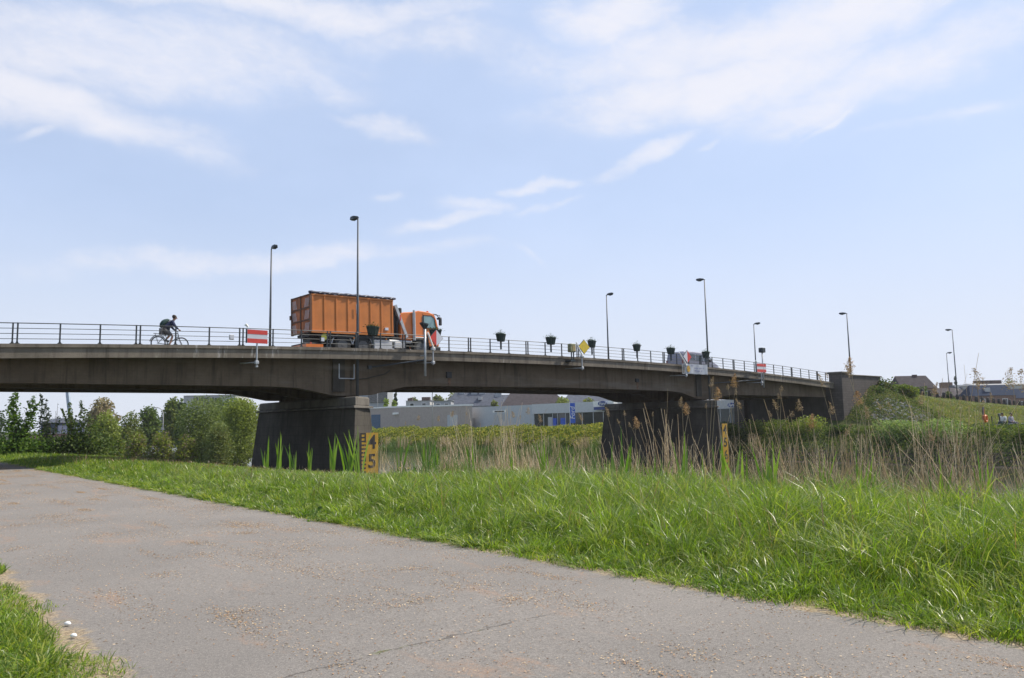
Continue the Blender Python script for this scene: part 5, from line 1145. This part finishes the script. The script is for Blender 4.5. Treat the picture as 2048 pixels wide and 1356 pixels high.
bush_ts('creeper', 'dark ivy clump spilling from the wing wall down the slope', 61.0, -2.2, 3.9, 2.4, GD, 3000, 72, .1, 'creeper', z0=.3)
bush_ts('slope_bush', 'bright green bush on the slope right of the creeper', 65.4, -2.2, 4.9, 3.6, G1+G2, 3600, 73, .11)
bush_ts('creeper', 'green creeper tongue hanging below the wall end', 60.6, -2.9, 3.3, 2.0, G1+GD, 2200, 75, .1, 'creeper', z0=.5)
bush_ts('slope_bush', 'dark low bush at the foot of the wing wall', 57.0, -2.4, 2.3, 1.8, GD, 2000, 74, .09)
for i, (t, s, zt, wd, c, n) in enumerate(((42.2, 4.5, 1.3, 3.6, G2+G1, 2600), (42.6, 1.8, 1.5, 3.6, GY2, 3000), (42.2, -.9, 1.5, 3.6, G2+G1, 3200), (42.5, -3.4, 1.7, 3.6, GY2, 3200), (42.8, -5.8, .9, 2.8, G1+GD, 2200), (42.8, -8.2, .75, 3.4, G1+GO, 2400), (41.6, -11.2, 1.25, 4.6, PALE, 5000), (41.2, -14.6, 1.35, 4.8, PALE, 5000), (42.0, -17.6, .8, 3.6, G1+G2, 3000), (41.6, -20.6, .85, 4.0, G2+G1, 3000), (41.5, -23.8, .9, 4.2, GO+G1, 2600), (41.5, 7.5, 1.0, 3.4, G1+GD, 2400))):
    bush_ts('bank_bush', ('yellow-green bush at the foot of the abutment, under the third span, leftmost but one', 'yellow-green bush under the third span below the dark abutment wall', 'leafy bush in front of the abutment where the girder ends', 'tall yellow-green bush at the foot of the stone pillar', 'dark low bush right of the stone pillar foot', 'olive bush below the rubble slope', 'large pale-leaved bush right of the rubble slope', 'large pale-leaved bush left of the lifebuoy post', 'green bush below the lifebuoy post', 'green bush below the mooring frame', 'olive bush below the seated people', 'dark leafed bush immediately right of the right pier')[i], t, s, zt, wd, c, n, 80+i, .075, group='bushes along the far bank')

# bramble covering the far bank (one mass) and rubble on the slope
def scatter_mass(name, label, n, tr, sr, hf, cols, size, seed, up=.8, aspect=.5):
    r = np.random.default_rng(seed); t = r.uniform(*tr, n); s = r.uniform(*sr, n); z = ground_z(t, s); h = hf(t, s, r); k = h > 0; t, s, z, h = t[k], s[k], z[k], h[k]
    C = A0+np.outer(t, UV)+np.outer(s, NV); C[:, 2] = z+h; V, F, cc = leaf_cloud(C, size, cols, seed=seed, up=up, aspect=aspect)
    o = np_mesh(name, V, F, M['leaf'], None, cc); tag(o, label, kind='stuff'); return o
def hb(t, s, r):
    top = .95+.25*np.sin(s*.7+1)*np.sin(s*.23)+.2*np.sin(s*1.9+t); env = np.clip((t-37.8)/1.2, 0, 1)*np.clip((47.0-t)/1.5, 0, 1)
    return top*env*np.sqrt(r.uniform(.02, 1, len(t)))
scatter_mass('bramble_bank', 'yellow-green bramble covering the far river bank under the main span', 85000, (38.6, 47), (8, 85), hb, GY+GY+G2+G1, .14, 90)
scatter_mass('bramble_bank', 'mixed green undergrowth on the far bank right of the bridge', 52000, (37.6, 47.5), (-34, 8), lambda t, s, r: hb(t, s, r)*.62+.05, G1+GD+GO+GD, .085, 91)
scatter_mass('near_bank_scrub', 'rough scrub and weeds on the near bank beyond the bridge', 42000, (-12.5, -2), (22, 80), lambda t, s, r: (.5+.3*np.sin(s*.9))*np.sqrt(r.uniform(0, 1, len(t))), G1+GO+G1+BR_[:1], .10, 92)
# embankment grass
def blades(N, seed, tf, sf, hfun, wfun, cols, name, label, lean=.5, matk='grass', tuft=8, tspread=.07, keep=None, levels=(0, .38, .72, 1), radial=False):
    r = np.random.default_rng(seed); nt_ = N//tuft; t0 = tf(r, nt_); s0 = sf(r, nt_)
    ta = r.uniform(0, 6.28, nt_); tl = r.uniform(.1, 1, nt_); th = r.uniform(.65, 1.25, nt_); tcx = r.integers(0, len(cols), nt_); tb_ = r.uniform(.8, 1.2, nt_)
    i = np.repeat(np.arange(nt_), tuft); n = len(i); dt_, ds_ = r.normal(0, tspread, n), r.normal(0, tspread, n); t = t0[i]+dt_; s = s0[i]+ds_; ra = np.arctan2(ds_, dt_)+TH
    h = hfun(t, s)*th[i]*r.uniform(.45, 1.15, n); k = h > .015
    if keep is not None: k &= keep(t, s, r)
    t, s, h, i, ra = t[k], s[k], h[k], i[k], ra[k]; n = len(t)
    z = ground_z(t, s)-.03; Bp = A0+np.outer(t, UV)+np.outer(s, NV); Bp[:, 2] = z
    a = ra+r.normal(0, .5, n) if radial else ta[i]+r.normal(0, 1.1, n); ld = np.stack([np.cos(a), np.sin(a), np.zeros(n)], 1); le = lean*h*(.25+tl[i])*r.uniform(.3, 1.5, n)
    fa = r.uniform(0, 3.14159, n); sd = np.stack([np.cos(fa), np.sin(fa), np.zeros(n)], 1); w_ = wfun(np.hypot(Bp[:, 0], Bp[:, 1]))*r.uniform(.6, 1.3, n)
    Vs = []
    for j, f in enumerate(levels):
        c = Bp+ld*(le*f**2.1)[:, None]; c[:, 2] = z+h*f-(le*.35)*f**3
        if j < len(levels)-1: ww = (w_*(1-.45*f))[:, None]; Vs += [c-sd*ww, c+sd*ww]
        else: Vs += [c]
    m_ = len(Vs); V = np.stack(Vs, 1).reshape(-1, 3); base = np.arange(n)[:, None]*m_
    Q = np.concatenate([base+np.array([[2*j, 2*j+1, 2*j+3, 2*j+2]]) for j in range(len(levels)-2)]); j = len(levels)-2; Tt = base+np.array([[2*j, 2*j+1, 2*j+2]])
    cols = np.array(cols); cc = cols[tcx[i]]*tb_[i][:, None]*r.uniform(.8, 1.2, (n, 1)); mixk = r.uniform(0, 1, n) < .3; cc[mixk] = cols[r.integers(0, len(cols), mixk.sum())]
    o = np_mesh(name, V, [Q, Tt], M[matk], None, np.repeat(cc, m_, 0)); tag(o, label, kind='stuff'); return o
U = lambda a, b: (lambda r, n: r.uniform(a, b, n))
blades(52000, 101, U(56, 116), lambda r, n: -1.0-12*r.uniform(0, 1, n)**1.0, lambda t, s: (.34+.10*np.sin(t*.5+s))*np.clip((-s-1.0)/2.2, .35, 1), lambda d: np.full_like(d, .045), [(.17, .175, .06), (.14, .17, .05), (.24, .21, .10), (.11, .14, .04)], 'embankment_grass', 'long olive grass on the embankment slope at the right', .6, tuft=5, tspread=.3,
       keep=lambda t, s, r: ~((np.hypot(t-57.5, s+5.2) < 3.6) & (r.uniform(0, 1, len(t)) < .75)))
bush_ts('creeper', 'dark ivy growing up the corner where wing wall meets the slope', 59.6, -1.9, 4.6, 1.9, GD+G1, 2400, 76, .1, 'creeper', z0=1.6)
scatter_mass('slope_weeds', 'mixed weeds and ivy over the slope below the wing wall', 15000, (53, 63), (-9.5, -1.2), lambda t, s, r: (.35+.2*np.sin(t*2)*np.sin(s*1.7))*np.sqrt(r.uniform(0, 1, len(t)))*((np.hypot(t-57.4, s+5.2) > 2.6+1.1*np.sin(t*3+s)) | (r.uniform(0, 1, len(t)) < .55)), G1+GO+GD+BR_[:1], .085, 93)
def rubble():
    r = np.random.default_rng(5); m = MB(); 
    for k in range(520):
        a = r.uniform(0, 6.28); q = 4.0*math.sqrt(r.uniform(0, 1)); t = 57.4+q*math.cos(a)*1.0; s = -5.2+q*math.sin(a)*.66; z = float(ground_z(t, s)); e = r.uniform(.05, .16); 
        ex, ey, ez = e*r.uniform(.7, 1.4), e, e*r.uniform(.4, .8); p = W(t, s, z+ez*.3); L = []
        for zz, f in ((-1, .7), (0, 1), (1, .6)): L.append([(p[0]+ex*f*math.cos(q_)*r.uniform(.75, 1.15), p[1]+ey*f*math.sin(q_)*r.uniform(.75, 1.15), p[2]+ez*zz) for q_ in np.linspace(0, 6.283, 7)[:-1]])
        m.loft(L)
    o = m.build('rubble', mat('pale_rubble', (.36, .345, .335), .9, var=.25, scale=2)); tag(o, 'pale stone rubble lying on the slope below the wing wall', kind='stuff')
rubble()
# ================================================================ VERGE GRASS
GG = [(.165, .25, .022), (.20, .29, .03), (.26, .32, .04), (.11, .19, .02), (.31, .33, .07), (.07, .13, .015), (.085, .15, .018), (.13, .20, .025)]
def hv(t, s):
    e = np.clip((t+15.0)/1.6, 0, 1); far = np.clip((t+11.5)/3.0, 0, 1); n1 = .5+.5*np.sin(t*2.1+s*.9)*np.sin(s*1.37-t*.6+1); n2 = .5+.5*np.sin(s*.45+1.3)*np.sin(t*.9+s*.3)
    right = np.clip((-8-s)/22, 0, 1)
    n3 = .5+.5*np.sin(t*5.1+np.sin(s*2.2)*1.7)*np.sin(s*4.3+np.sin(t*3.1)*1.3)
    return (.10+.09*e+.10*n1*e+.10*n2*e+.12*n3*e+far*(.02+.14*right)+.07*right*e)*(t < -6.0)*(1-.70*np.clip((s+24)/7, 0, 1)*np.clip((t+13.2)/3.2, 0, 1))*(1+.35*np.clip((-23-s)/6, 0, 1)*np.clip(1-np.abs(t+11.5)/3.2, 0, 1))*(1-.12*np.clip((-20-s)/8, 0, 1)*np.clip((t+12)/3, 0, 1))
edge = lambda t, s, r: (t > -15.05+.16*np.sin(s*2.3)+.10*np.sin(s*5.1+1)+.06*np.sin(s*11)) 
W1 = lambda d: np.clip(.0014+.00034*d, .0030, .010)
def sden(a, b, p): return lambda r, n: a+(b-a)*r.uniform(0, 1, n)**p
blades(310000, 111, U(-15.1, -6.2), sden(-40, -22, .85), hv, W1, GG, 'verge_grass', 'lush green grass verge along the path, nearest stretch', .75, tuft=12, tspread=.055, keep=edge)
blades(190000, 112, U(-15.1, -6.4), sden(-22, 0, 1.2), hv, lambda d: .0045+.00022*d, GG, 'verge_grass', 'lush green grass verge along the path, middle stretch', .7, tuft=10, tspread=.07, keep=edge)
blades(80000, 113, U(-15.1, -6.4), sden(0, 60, 1.2), hv, lambda d: .010+.00010*d, GG, 'verge_grass', 'green grass verge beyond and below the left span', .6, tuft=6, tspread=.12, keep=edge, levels=(0, .5, 1))
# silvery seeding blades that bend over the top of the sward
blades(16000, 114, U(-14.6, -7.0), sden(-40, -12, .9), lambda t, s: hv(t, s)*1.55, lambda d: .0015+.0004*d, [(.16, .21, .09), (.13, .19, .06), (.22, .21, .11)], 'verge_grass', 'long pale bending blades standing above the verge', 1.1, tuft=3, tspread=.1, keep=edge)
blades(60000, 119, U(-15.0, -7.5), sden(-40, -14, .9), lambda t, s: hv(t, s)*1.2+.06, lambda d: np.clip(.0022+.0005*d, .005, .012), [(.13, .21, .022), (.18, .27, .03), (.24, .31, .05), (.28, .32, .11)], 'verge_grass', 'dense arching tussocks of grass in the verge', 1.3, tuft=48, tspread=.075, keep=edge, radial=True)
blades(22000, 122, lambda r, n: -14.95+np.abs(r.normal(0, .22, n)), sden(-40, 0, .9), lambda t, s: np.full_like(t, .20), lambda d: np.clip(.002+.0005*d, .004, .012), GG+[(.20, .23, .12)], 'verge_grass', 'arching grass tussocks along the right path edge', 1.5, tuft=40, tspread=.07, radial=True)
lh = lambda t, s: (.06+.13*np.clip((-19.55-t)/1.2, 0, 1)+.06*(.5+.5*np.sin(t*3+s*1.7)))
ledge = lambda t, s, r: (t < -19.76+.13*np.sin(s*2.1)+.08*np.sin(s*5.3))
blades(20000, 123, lambda r, n: -20.02-np.abs(r.normal(0, .5, n)), U(-37.5, -20), lambda t, s: np.full_like(t, .17), lambda d: np.clip(.002+.0005*d, .003, .010), GG, 'near_verge_grass', 'arching tussocks on the near left side of the path', 1.3, tuft=45, tspread=.06, radial=True)
blades(150000, 115, U(-22.6, -19.5), U(-37.5, -20), lh, lambda d: np.clip(.0016+.0004*d, .003, .008), GG, 'near_verge_grass', 'short green grass on the near left side of the path', .9, tuft=12, tspread=.05, keep=ledge)
blades(40000, 116, U(-30, -19.5), U(-20, 40), lambda t, s: lh(t, s)*1.2, lambda d: .006+.0002*d, GG, 'near_verge_grass', 'grass on the left side of the path farther off', .8, tuft=8, tspread=.09, keep=ledge, levels=(0, .5, 1))
blades(2600, 124, U(-13.8, -8), sden(-38, 10, .9), lambda t, s: hv(t, s)*1.25+.08, lambda d: .003+.0003*d, [(.24, .15, .11), (.30, .20, .15), (.20, .15, .10)], 'seed_heads', 'brownish seeding grass heads scattered over the verge', .5, tuft=3, tspread=.15, keep=edge)
def weeds():
    r = np.random.default_rng(77); C = []; 
    spots = [ts(*on_t_xy(640, 1030)), ts(*on_t_xy(30, 915)), ts(*on_t_xy(1640, 1075))]+[(r.uniform(-14.6, -9), -37+45*r.uniform(0, 1)**1.1) for _ in range(34)]+[(r.uniform(-21.5, -19.9), r.uniform(-33, -24)) for _ in range(5)]
    for (t, s) in spots:
        n = int(r.uniform(25, 90)); rr = r.uniform(.08, .22); d = r.normal(0, rr, (n, 2)); z = float(ground_z(t, s)); q = W(t, s); hh = r.uniform(.12, .30)
        C.append(np.stack([q[0]+d[:, 0], q[1]+d[:, 1], z+hh*r.uniform(.15, 1, n)*np.exp(-(d**2).sum(1)/(2*rr**2))], 1))
    C = np.concatenate(C); V, F, cc = leaf_cloud(C, .038, [(.07, .13, .03), (.10, .18, .035), (.14, .20, .06), (.05, .10, .025)], seed=77, up=1.2, aspect=.6)
    tag(np_mesh('weeds', V, F, M['leaf'], None, cc), 'broad-leaved weeds scattered through the grass verge', kind='stuff')
    w_ = []; 
    for k in range(900): t = r.uniform(-14.7, -8); s = -37+45*r.uniform(0, 1)**1.2; q = W(t, s); w_.append((q[0], q[1], float(ground_z(t, s))+hv(t, s)*r.uniform(.6, 1.0)))
    V, F, cc = leaf_cloud(np.array(w_), .011, [(.7, .7, .62), (.62, .58, .35), (.42, .24, .22)], seed=78, aspect=.8); tag(np_mesh('small_blossoms', V, F, M['leaf'], None, cc), 'tiny pale blossoms and seed heads in the verge', kind='stuff')
def on_t_xy(px, py): d_ = ray(px, py); q = CAM+d_*(-1.5/d_[2]); return q[0], q[1]
weeds()
# dead straw along both path edges
ST = [(.34, .25, .13), (.28, .19, .10), (.38, .31, .18)]
blades(9000, 117, lambda r, n: -15.05+r.normal(0, .12, n), sden(-40, -5, .9), lambda t, s: np.full_like(t, .05), lambda d: .002+.0003*d, ST, 'straw', 'dry straw and dead stems along the right path edge', 2.5, tuft=3)
blades(9000, 118, lambda r, n: -19.80+r.normal(0, .07, n), U(-37, -20), lambda t, s: np.full_like(t, .04), lambda d: .002+.0003*d, ST, 'straw', 'dry straw and dead stems along the left path edge', 2.5, tuft=3)
# brown seed husks drifted over the path
def husks():
    r = np.random.default_rng(9); C = []
    for k in range(330):
        s0 = -36+55*r.uniform(0, 1)**1.2; t0 = r.uniform(-19.4, -15.0); n = int(r.uniform(40, 330)*(1+max(0, s0+30)*.05)); ex, ey = r.uniform(.04, .25), r.uniform(.10, .5)*(1+max(0, s0+30)*.04)
        t = t0+r.normal(0, ex, n); s = s0+r.normal(0, ey, n); C.append(np.stack([t, s], 1))
    n = 9000; C.append(np.stack([r.uniform(-19.6, -14.9, n), r.uniform(-36, -8, n)], 1)); C = np.concatenate(C); C = C[(C[:, 0] > -19.65) & (C[:, 0] < -14.9)]
    f = (C[:, 0]+19.72)/4.86; P3 = A0+np.outer(C[:, 0], UV)+np.outer(C[:, 1], NV); P3[:, 2] = .004+.035*np.sin(np.pi*f)+.006
    V, F, cc = leaf_cloud(P3, .0105, [(.36, .20, .10), (.45, .29, .15), (.20, .11, .06), (.55, .42, .27)], seed=9, aspect=.6); V[:, 2] = np.repeat(P3[:, 2], 4)+(V[:, 2]-np.repeat(P3[:, 2], 4))*.35
    tag(np_mesh('fallen_husks', V, F, M['straw'], None, cc), 'reddish brown seed husks drifted over the asphalt', kind='stuff')
husks()
# pebbles by the left edge
for i, (px, py, r_) in enumerate(((135, 1250, .03), (147, 1274, .028))):
    d_ = ray(px, py); q = CAM+d_*(1.58/-d_[2]); m = MB(); m.loft([[(r_*f*math.cos(a), r_*.7*f*math.sin(a), z*r_) for a in np.linspace(0, 6.283, 9)[:-1]] for z, f in ((-.4, .7), (0, 1), (.4, .75), (.6, .3))])
    o = m.build('pebble', M['white'], smooth=True); o.location = (q[0], q[1], .03); tag(o, ('white pebble on the left edge of the path, farther of two', 'white pebble on the left edge of the path, nearer of two')[i], 'pebble')
# yellow flowers in the verge
fl = {}
for i, (px, py) in enumerate(((352, 903), (366, 906), (384, 904), (817, 937), (905, 958), (800, 936))):
    d_ = ray(px, py); k = (.42-1.6)/d_[2]; q = CAM+d_*k; zg = float(ground_z(*ts(q[0], q[1]))); P = thing('yellow_flower', ('yellow flower, leftmost in the verge before the willows', 'yellow flower, second in the verge before the willows', 'yellow flower, third in the verge before the willows', 'yellow flower right of the left gauge board', 'yellow flower low in the verge mid picture', 'yellow flower just below the left gauge board')[i], 'flower', (q[0], q[1], zg), 0)
    h = .42-zg; MB().tube([(0, 0, 0), (.01, 0, h*.6), (0, 0, h)], .004, 5).build('stem', mat('flower_stem', (.06, .12, .03), .7) if i == 0 else bpy.data.materials['flower_stem'], P); m = MB()
    for a in np.linspace(0, 6.283, 13)[:-1]: m.add([(0, 0, h), (.03*math.cos(a-.2), .03*math.sin(a-.2), h+.01), (.045*math.cos(a), .045*math.sin(a), h+.015), (.03*math.cos(a+.2), .03*math.sin(a+.2), h+.01)], [(0, 1, 2, 3)])
    m.build('petals', mat('petal_yellow', (.7, .5, .03), .6) if i == 0 else bpy.data.materials['petal_yellow'], P)

# ================================================================ REEDS
def stalk_mass(N, seed, sr, tr, hr, name, label, pdf=None, per=16, thick=1.0, lean=.30, spread=.16):
    r = np.random.default_rng(seed); nc = max(1, N//per); s0 = r.uniform(*sr, nc); t0 = r.uniform(*tr, nc); dirn = r.uniform(0, 6.283, nc); hc = r.uniform(.6, 1.1, nc)
    if pdf is not None: k = r.uniform(0, 1, nc) < pdf(s0); s0, t0, dirn, hc = s0[k], t0[k], dirn[k], hc[k]
    idx = np.repeat(np.arange(len(s0)), per); s = s0[idx]+r.normal(0, spread, len(idx)); t = t0[idx]+r.normal(0, spread, len(idx))
    n = len(s); z = ground_z(t, s)-.1; B = A0+np.outer(t, UV)+np.outer(s, NV); B[:, 2] = z; h = r.uniform(*hr, n)*hc[idx]*r.uniform(.55, 1.15, n)+(.1-z)*.8
    a = dirn[idx]+r.normal(0, .9, n); l = np.abs(r.normal(0, lean, n))*h; ld = np.stack([np.cos(a), np.sin(a), np.zeros(n)], 1); b2 = r.normal(0, .05, (n, 3)); rr = (.0034+.00013*np.hypot(B[:, 0], B[:, 1]))*thick*r.uniform(.6, 1.4, n)
    lv = (0, .35, .7, 1); Vs = []
    for f in lv:
        c = B+ld*(l*f**1.5)[:, None]+b2*(math.sin(f*3.1)); c[:, 2] = z+(h-l*.25*f)*f
        for q_ in (0, 2.09, 4.19): Vs.append(c+np.array([math.cos(q_), math.sin(q_), 0])*(rr*(1-.45*f))[:, None])
    V = np.stack(Vs, 1).reshape(-1, 3); base = np.arange(n)[:, None]*12; F = np.concatenate([base+np.array([[3*j+i, 3*j+(i+1) % 3, 3*j+3+(i+1) % 3, 3*j+3+i]]) for j in range(3) for i in range(3)])
    cols = np.array([(.48, .36, .21), (.56, .44, .28), (.36, .26, .15), (.64, .54, .38)]); cc = cols[r.integers(0, 4, n)]*r.uniform(.7, 1.15, (n, 1))
    tag(np_mesh(name, V, F, M['straw'], None, np.repeat(cc, 12, 0)), label, kind='stuff')
pd = lambda s: (.55+.45*np.sin(s*2.3)*np.sin(s*.9+1))
stalk_mass(4200, 201, (-37, -21), (-8.2, -5.9), (.5, 1.5), 'dry_reeds', 'dry tan reed stalks leaning along the water edge in front of the piers', pd)
stalk_mass(1300, 202, (-24, -14.5), (-8.0, -5.6), (.30, .8), 'dry_reeds', 'shorter dry reed stalks in front of the main span', None)
stalk_mass(2600, 206, (-37, -19), (-8.3, -6.4), (.35, .75), 'dry_reeds', 'low pale reed stubble at the edge of the verge', None)
stalk_mass(500, 203, (-37, -14), (-7.4, -5.6), (1.5, 2.4), 'dry_reeds', 'tallest dry reed stalks rising at the right', None)
stalk_mass(700, 204, (6, 70), (36.8, 38.8), (.2, .6), 'far_reeds', 'dry reeds fringing the far bank under the main span', None)
stalk_mass(350, 205, (-34, 6), (37.4, 39.6), (.4, .8), 'far_reeds', 'dry reeds at the waterline of the far bank right of the bridge', None)
blades(9000, 120, U(-8.6, -5.8), U(-38, -17), lambda t, s: .7+.3*np.sin(s*1.1+t), lambda d: .005+.0002*d, [(.08, .15, .03), (.12, .19, .05), (.07, .13, .035)], 'young_reeds', 'thin young green reed leaves among the dry stalks', .45, tuft=5, tspread=.12)
blades(26000, 121, U(36.2, 39.6), U(5, 60), lambda t, s: 1.0+.3*np.sin(s*.8), lambda d: np.full_like(d, .022), [(.08, .13, .03), (.11, .17, .05)], 'young_reeds', 'green reed fringe on the far bank under the main span', .3, tuft=5, tspread=.25)
# plumed reeds, one by one
PLUME = [(1270, 833, 2, 'the right pier'), (1363, 794, 1, 'the right pier'), (1372, 806, 2, 'the right pier'), (1258, 844, 0, 'the right pier'), (1234, 838, 0, 'the right pier'), (1248, 821, 0, 'the right pier'), (1306, 823, 0, 'the right pier'), (1292, 837, 0, 'the right pier'), (1211, 814, 1, 'the right pier'), (1413, 806, 0, 'the right pier'),
         (1427, 753, 1, 'the third span'), (1434, 775, 2, 'the third span'), (1470, 748, 2, 'the third span'), (1456, 768, 0, 'the third span'), (1472, 779, 0, 'the third span'), (1471, 797, 1, 'the third span'), (1545, 798, 1, 'the third span'), (1537, 821, 0, 'the third span'), (1563, 771, 0, 'the third span'), (1598, 798, 1, 'the third span'), (1586, 822, 0, 'the third span'), (1626, 828, 2, 'the third span'), (1636, 748, 1, 'the third span'), (1652, 744, 0, 'the third span'), (1659, 805, 1, 'the third span'), (1556, 786, 0, 'the third span'),
         (1691, 730, 1, 'the stone pillar'), (1700, 715, 2, 'the stone pillar'), (1713, 782, 2, 'the stone wing wall'), (1730, 812, 1, 'the stone wing wall'), (1735, 779, 0, 'the stone wing wall'), (1754, 805, 0, 'the rubble slope'), (1776, 803, 0, 'the rubble slope'),
         (1845, 783, 1, 'the embankment'), (1875, 765, 1, 'the embankment'), (1947, 736, 3, 'the right skyline houses'), (1980, 785, 0, 'the right skyline houses'), (1967, 800, 0, 'the right skyline houses'), (2022, 735, 3, 'the right skyline houses'), (2043, 737, 3, 'the right skyline houses'), (1861, 857, 1, 'the far bank bushes'), (1704, 848, 1, 'the far bank bushes'),
         (812, 842, 0, 'the beige workshop'), (837, 830, 1, 'the beige workshop'), (878, 831, 1, 'the beige workshop'), (906, 821, 1, 'the beige workshop'), (932, 824, 0, 'the showroom'), (1023, 822, 1, 'the showroom'), (1041, 831, 0, 'the showroom'), (1057, 815, 1, 'the showroom'), (1077, 829, 1, 'the showroom'), (1157, 826, 1, 'the showroom')]
PLUME.sort(key=lambda q_: (q_[3], q_[0])); cnt = {}; pass
for i, (px, py, k, where) in enumerate(PLUME):
    r = np.random.default_rng(300+i); cnt[where] = cnt.get(where, 0)+1
    tp = float(r.uniform(-7.6, -6.2)); p = on_t(px, py, tp); sp_ = ts(p[0], p[1])[1]; lean = r.normal(0, .18)+(.1 if px < 1300 else 0); Hh = 1.5+(p[2]+.5)*.3
    bs = W(tp+r.uniform(-.3, .3), sp_, 0)+CR*lean*Hh*1.2; tb2, sb2 = ts(bs[0], bs[1]); zb = float(ground_z(tb2, sb2))-.05
    size = ('small', 'loose', 'thick', 'feathery')[k]
    P = thing('plumed_reed', '%s tan reed plume, %s from left of those before %s' % (size, ORD[cnt[where]-1], where), 'reed', (bs[0], bs[1], zb), 0, 'plumed reeds standing before %s' % where)
    e = np.array([p[0]-bs[0], p[1]-bs[1], p[2]-zb]); pl = (.12, .22, .26, .34)[k]*(.8 if px < 1100 else 1)
    f0 = max(.5, 1-pl*.9/max(.3, np.linalg.norm(e))); bow = np.array([r.normal(0, .05), r.normal(0, .05), 0]); C_ = lambda f: e*np.array([f**1.25, f**1.25, f])+bow*math.sin(3.14*f)
    MB().tube([C_(f) for f in (0, .25, .5, .75, 1)], [.007, .0065, .0055, .004, .002], 5).build('stem', mat('reed_stem', (.36, .28, .17), .7) if i == 0 else bpy.data.materials['reed_stem'], P)
    n = (70, 160, 300, 260)[k]; ff = r.uniform(0, 1, n); dr = np.sign(r.normal())*1.0; cc = []
    for f in ff:
        c = C_(f0+(1-f0)*f); wdh = (.018, .03, .042, .05)[k]*math.sin(3.14*min(.98, f*.85+.12)); off = r.normal(0, 1, 3)*wdh; off[:2] += CR[:2]*dr*wdh*(.6+1.4*r.uniform(0, 1)*(1 if k in (1, 3) else .4)); off[2] -= abs(off[0])*.7; cc.append(c+off)
    V, F, c3 = leaf_cloud(np.array(cc), (.012, .016, .018, .018)[k], [(.36, .25, .15), (.44, .33, .21), (.28, .19, .12)] if k != 2 else [(.42, .25, .12), (.48, .31, .16), (.34, .2, .1)], up=1.2, aspect=.35, seed=i)
    np_mesh('plume', V, F, M['straw'], P, c3)
# broad young reed shoots, clump by clump
SH = [(532, 870, 2, .9), (560, 862, 2, 1), (585, 885, 2, .8), (618, 880, 2, .9), (665, 868, 3, 1), (700, 858, 3, 1.1), (715, 850, 2, 1), (800, 862, 2, .9), (850, 868, 4, 1), (872, 876, 3, .9), (945, 880, 3, 1), (1010, 890, 3, .9), (1030, 885, 2, 1), (1090, 870, 3, 1), (1130, 880, 3, .9), (1210, 880, 3, 1.0), (1248, 850, 3, 1.3), (1262, 888, 3, 1.2), (1312, 905, 3, 1), (1366, 862, 2, 1.3), (1394, 900, 2, 1), (1437, 885, 4, 1.2), (1473, 868, 2, 1.3), (1530, 895, 3, 1.2), (1543, 880, 2, 1.1), (1640, 890, 3, 1), (1720, 890, 3, 1), (1880, 900, 3, .9), (1960, 895, 3, 1)]
for i, (px, py, n, sc) in enumerate(SH):
    r = np.random.default_rng(500+i); tp = float(r.uniform(-8.0, -7.0)); p = on_t(px, py, tp); sp_ = ts(p[0], p[1])[1]; zb = float(ground_z(tp, sp_)); H = p[2]-zb
    P = thing('reed_shoot', 'broad bright green reed leaves, %s clump from the left along the water edge' % ORD[i], 'reed shoot', (p[0], p[1], zb), 0, 'broad green reed shoots along the water edge')
    V = []; F = []; CC = []
    for k in range(n*2+1):
        a = r.uniform(0, 6.283); h = H*(1 if k == 0 else r.uniform(.55, .98)); le = h*r.uniform(.02, .32)*(.2 if k == 0 else 1); sx_ = r.uniform(-.12, .12); b0 = np.array([r.normal(0, .07), r.normal(0, .07), 0]); ww = (.017+.0009*math.hypot(p[0], p[1])*.6)*sc; col = np.array([(.16, .27, .03), (.10, .20, .03), (.20, .30, .06)][r.integers(0, 3)])*r.uniform(.8, 1.1); fa = r.uniform(-.5, .5)
        sd_ = np.array([math.cos(fa), math.sin(fa), 0]); o_ = len(V)
        for f, wf in ((0, .5), (.3, 1), (.6, .85), (.85, .4), (1, .02)):
            c = b0+np.array([math.cos(a)*le*f**1.6, math.sin(a)*le*f**1.6, h*f]); V += [c-sd_*ww*wf, c+sd_*ww*wf]; CC += [col, col]
        F += [(o_+2*j, o_+2*j+1, o_+2*j+3, o_+2*j+2) for j in range(4)]
    np_mesh('leaves', np.array(V), np.array(F), M['grass'], P, np.array(CC))

# ================================================================ SUMMER HAZE
def haze():
    o = MB().box(-400, 420, -60, 620, -5, 60).build('haze', bpy.data.materials.new('haze_air')); mt = o.data.materials[0]; mt.use_nodes = True; g = NT(mt.node_tree); g.n.clear()
    v = g.new('ShaderNodeVolumePrincipled'); v.inputs['Color'].default_value = (.93, .95, 1, 1); v.inputs['Density'].default_value = .00022; v.inputs['Anisotropy'].default_value = .3
    ou = g.new('ShaderNodeOutputMaterial'); g.l.new(v.outputs[0], ou.inputs['Volume']); tag(o, 'thin pale summer haze over the river and town', kind='stuff')
haze()
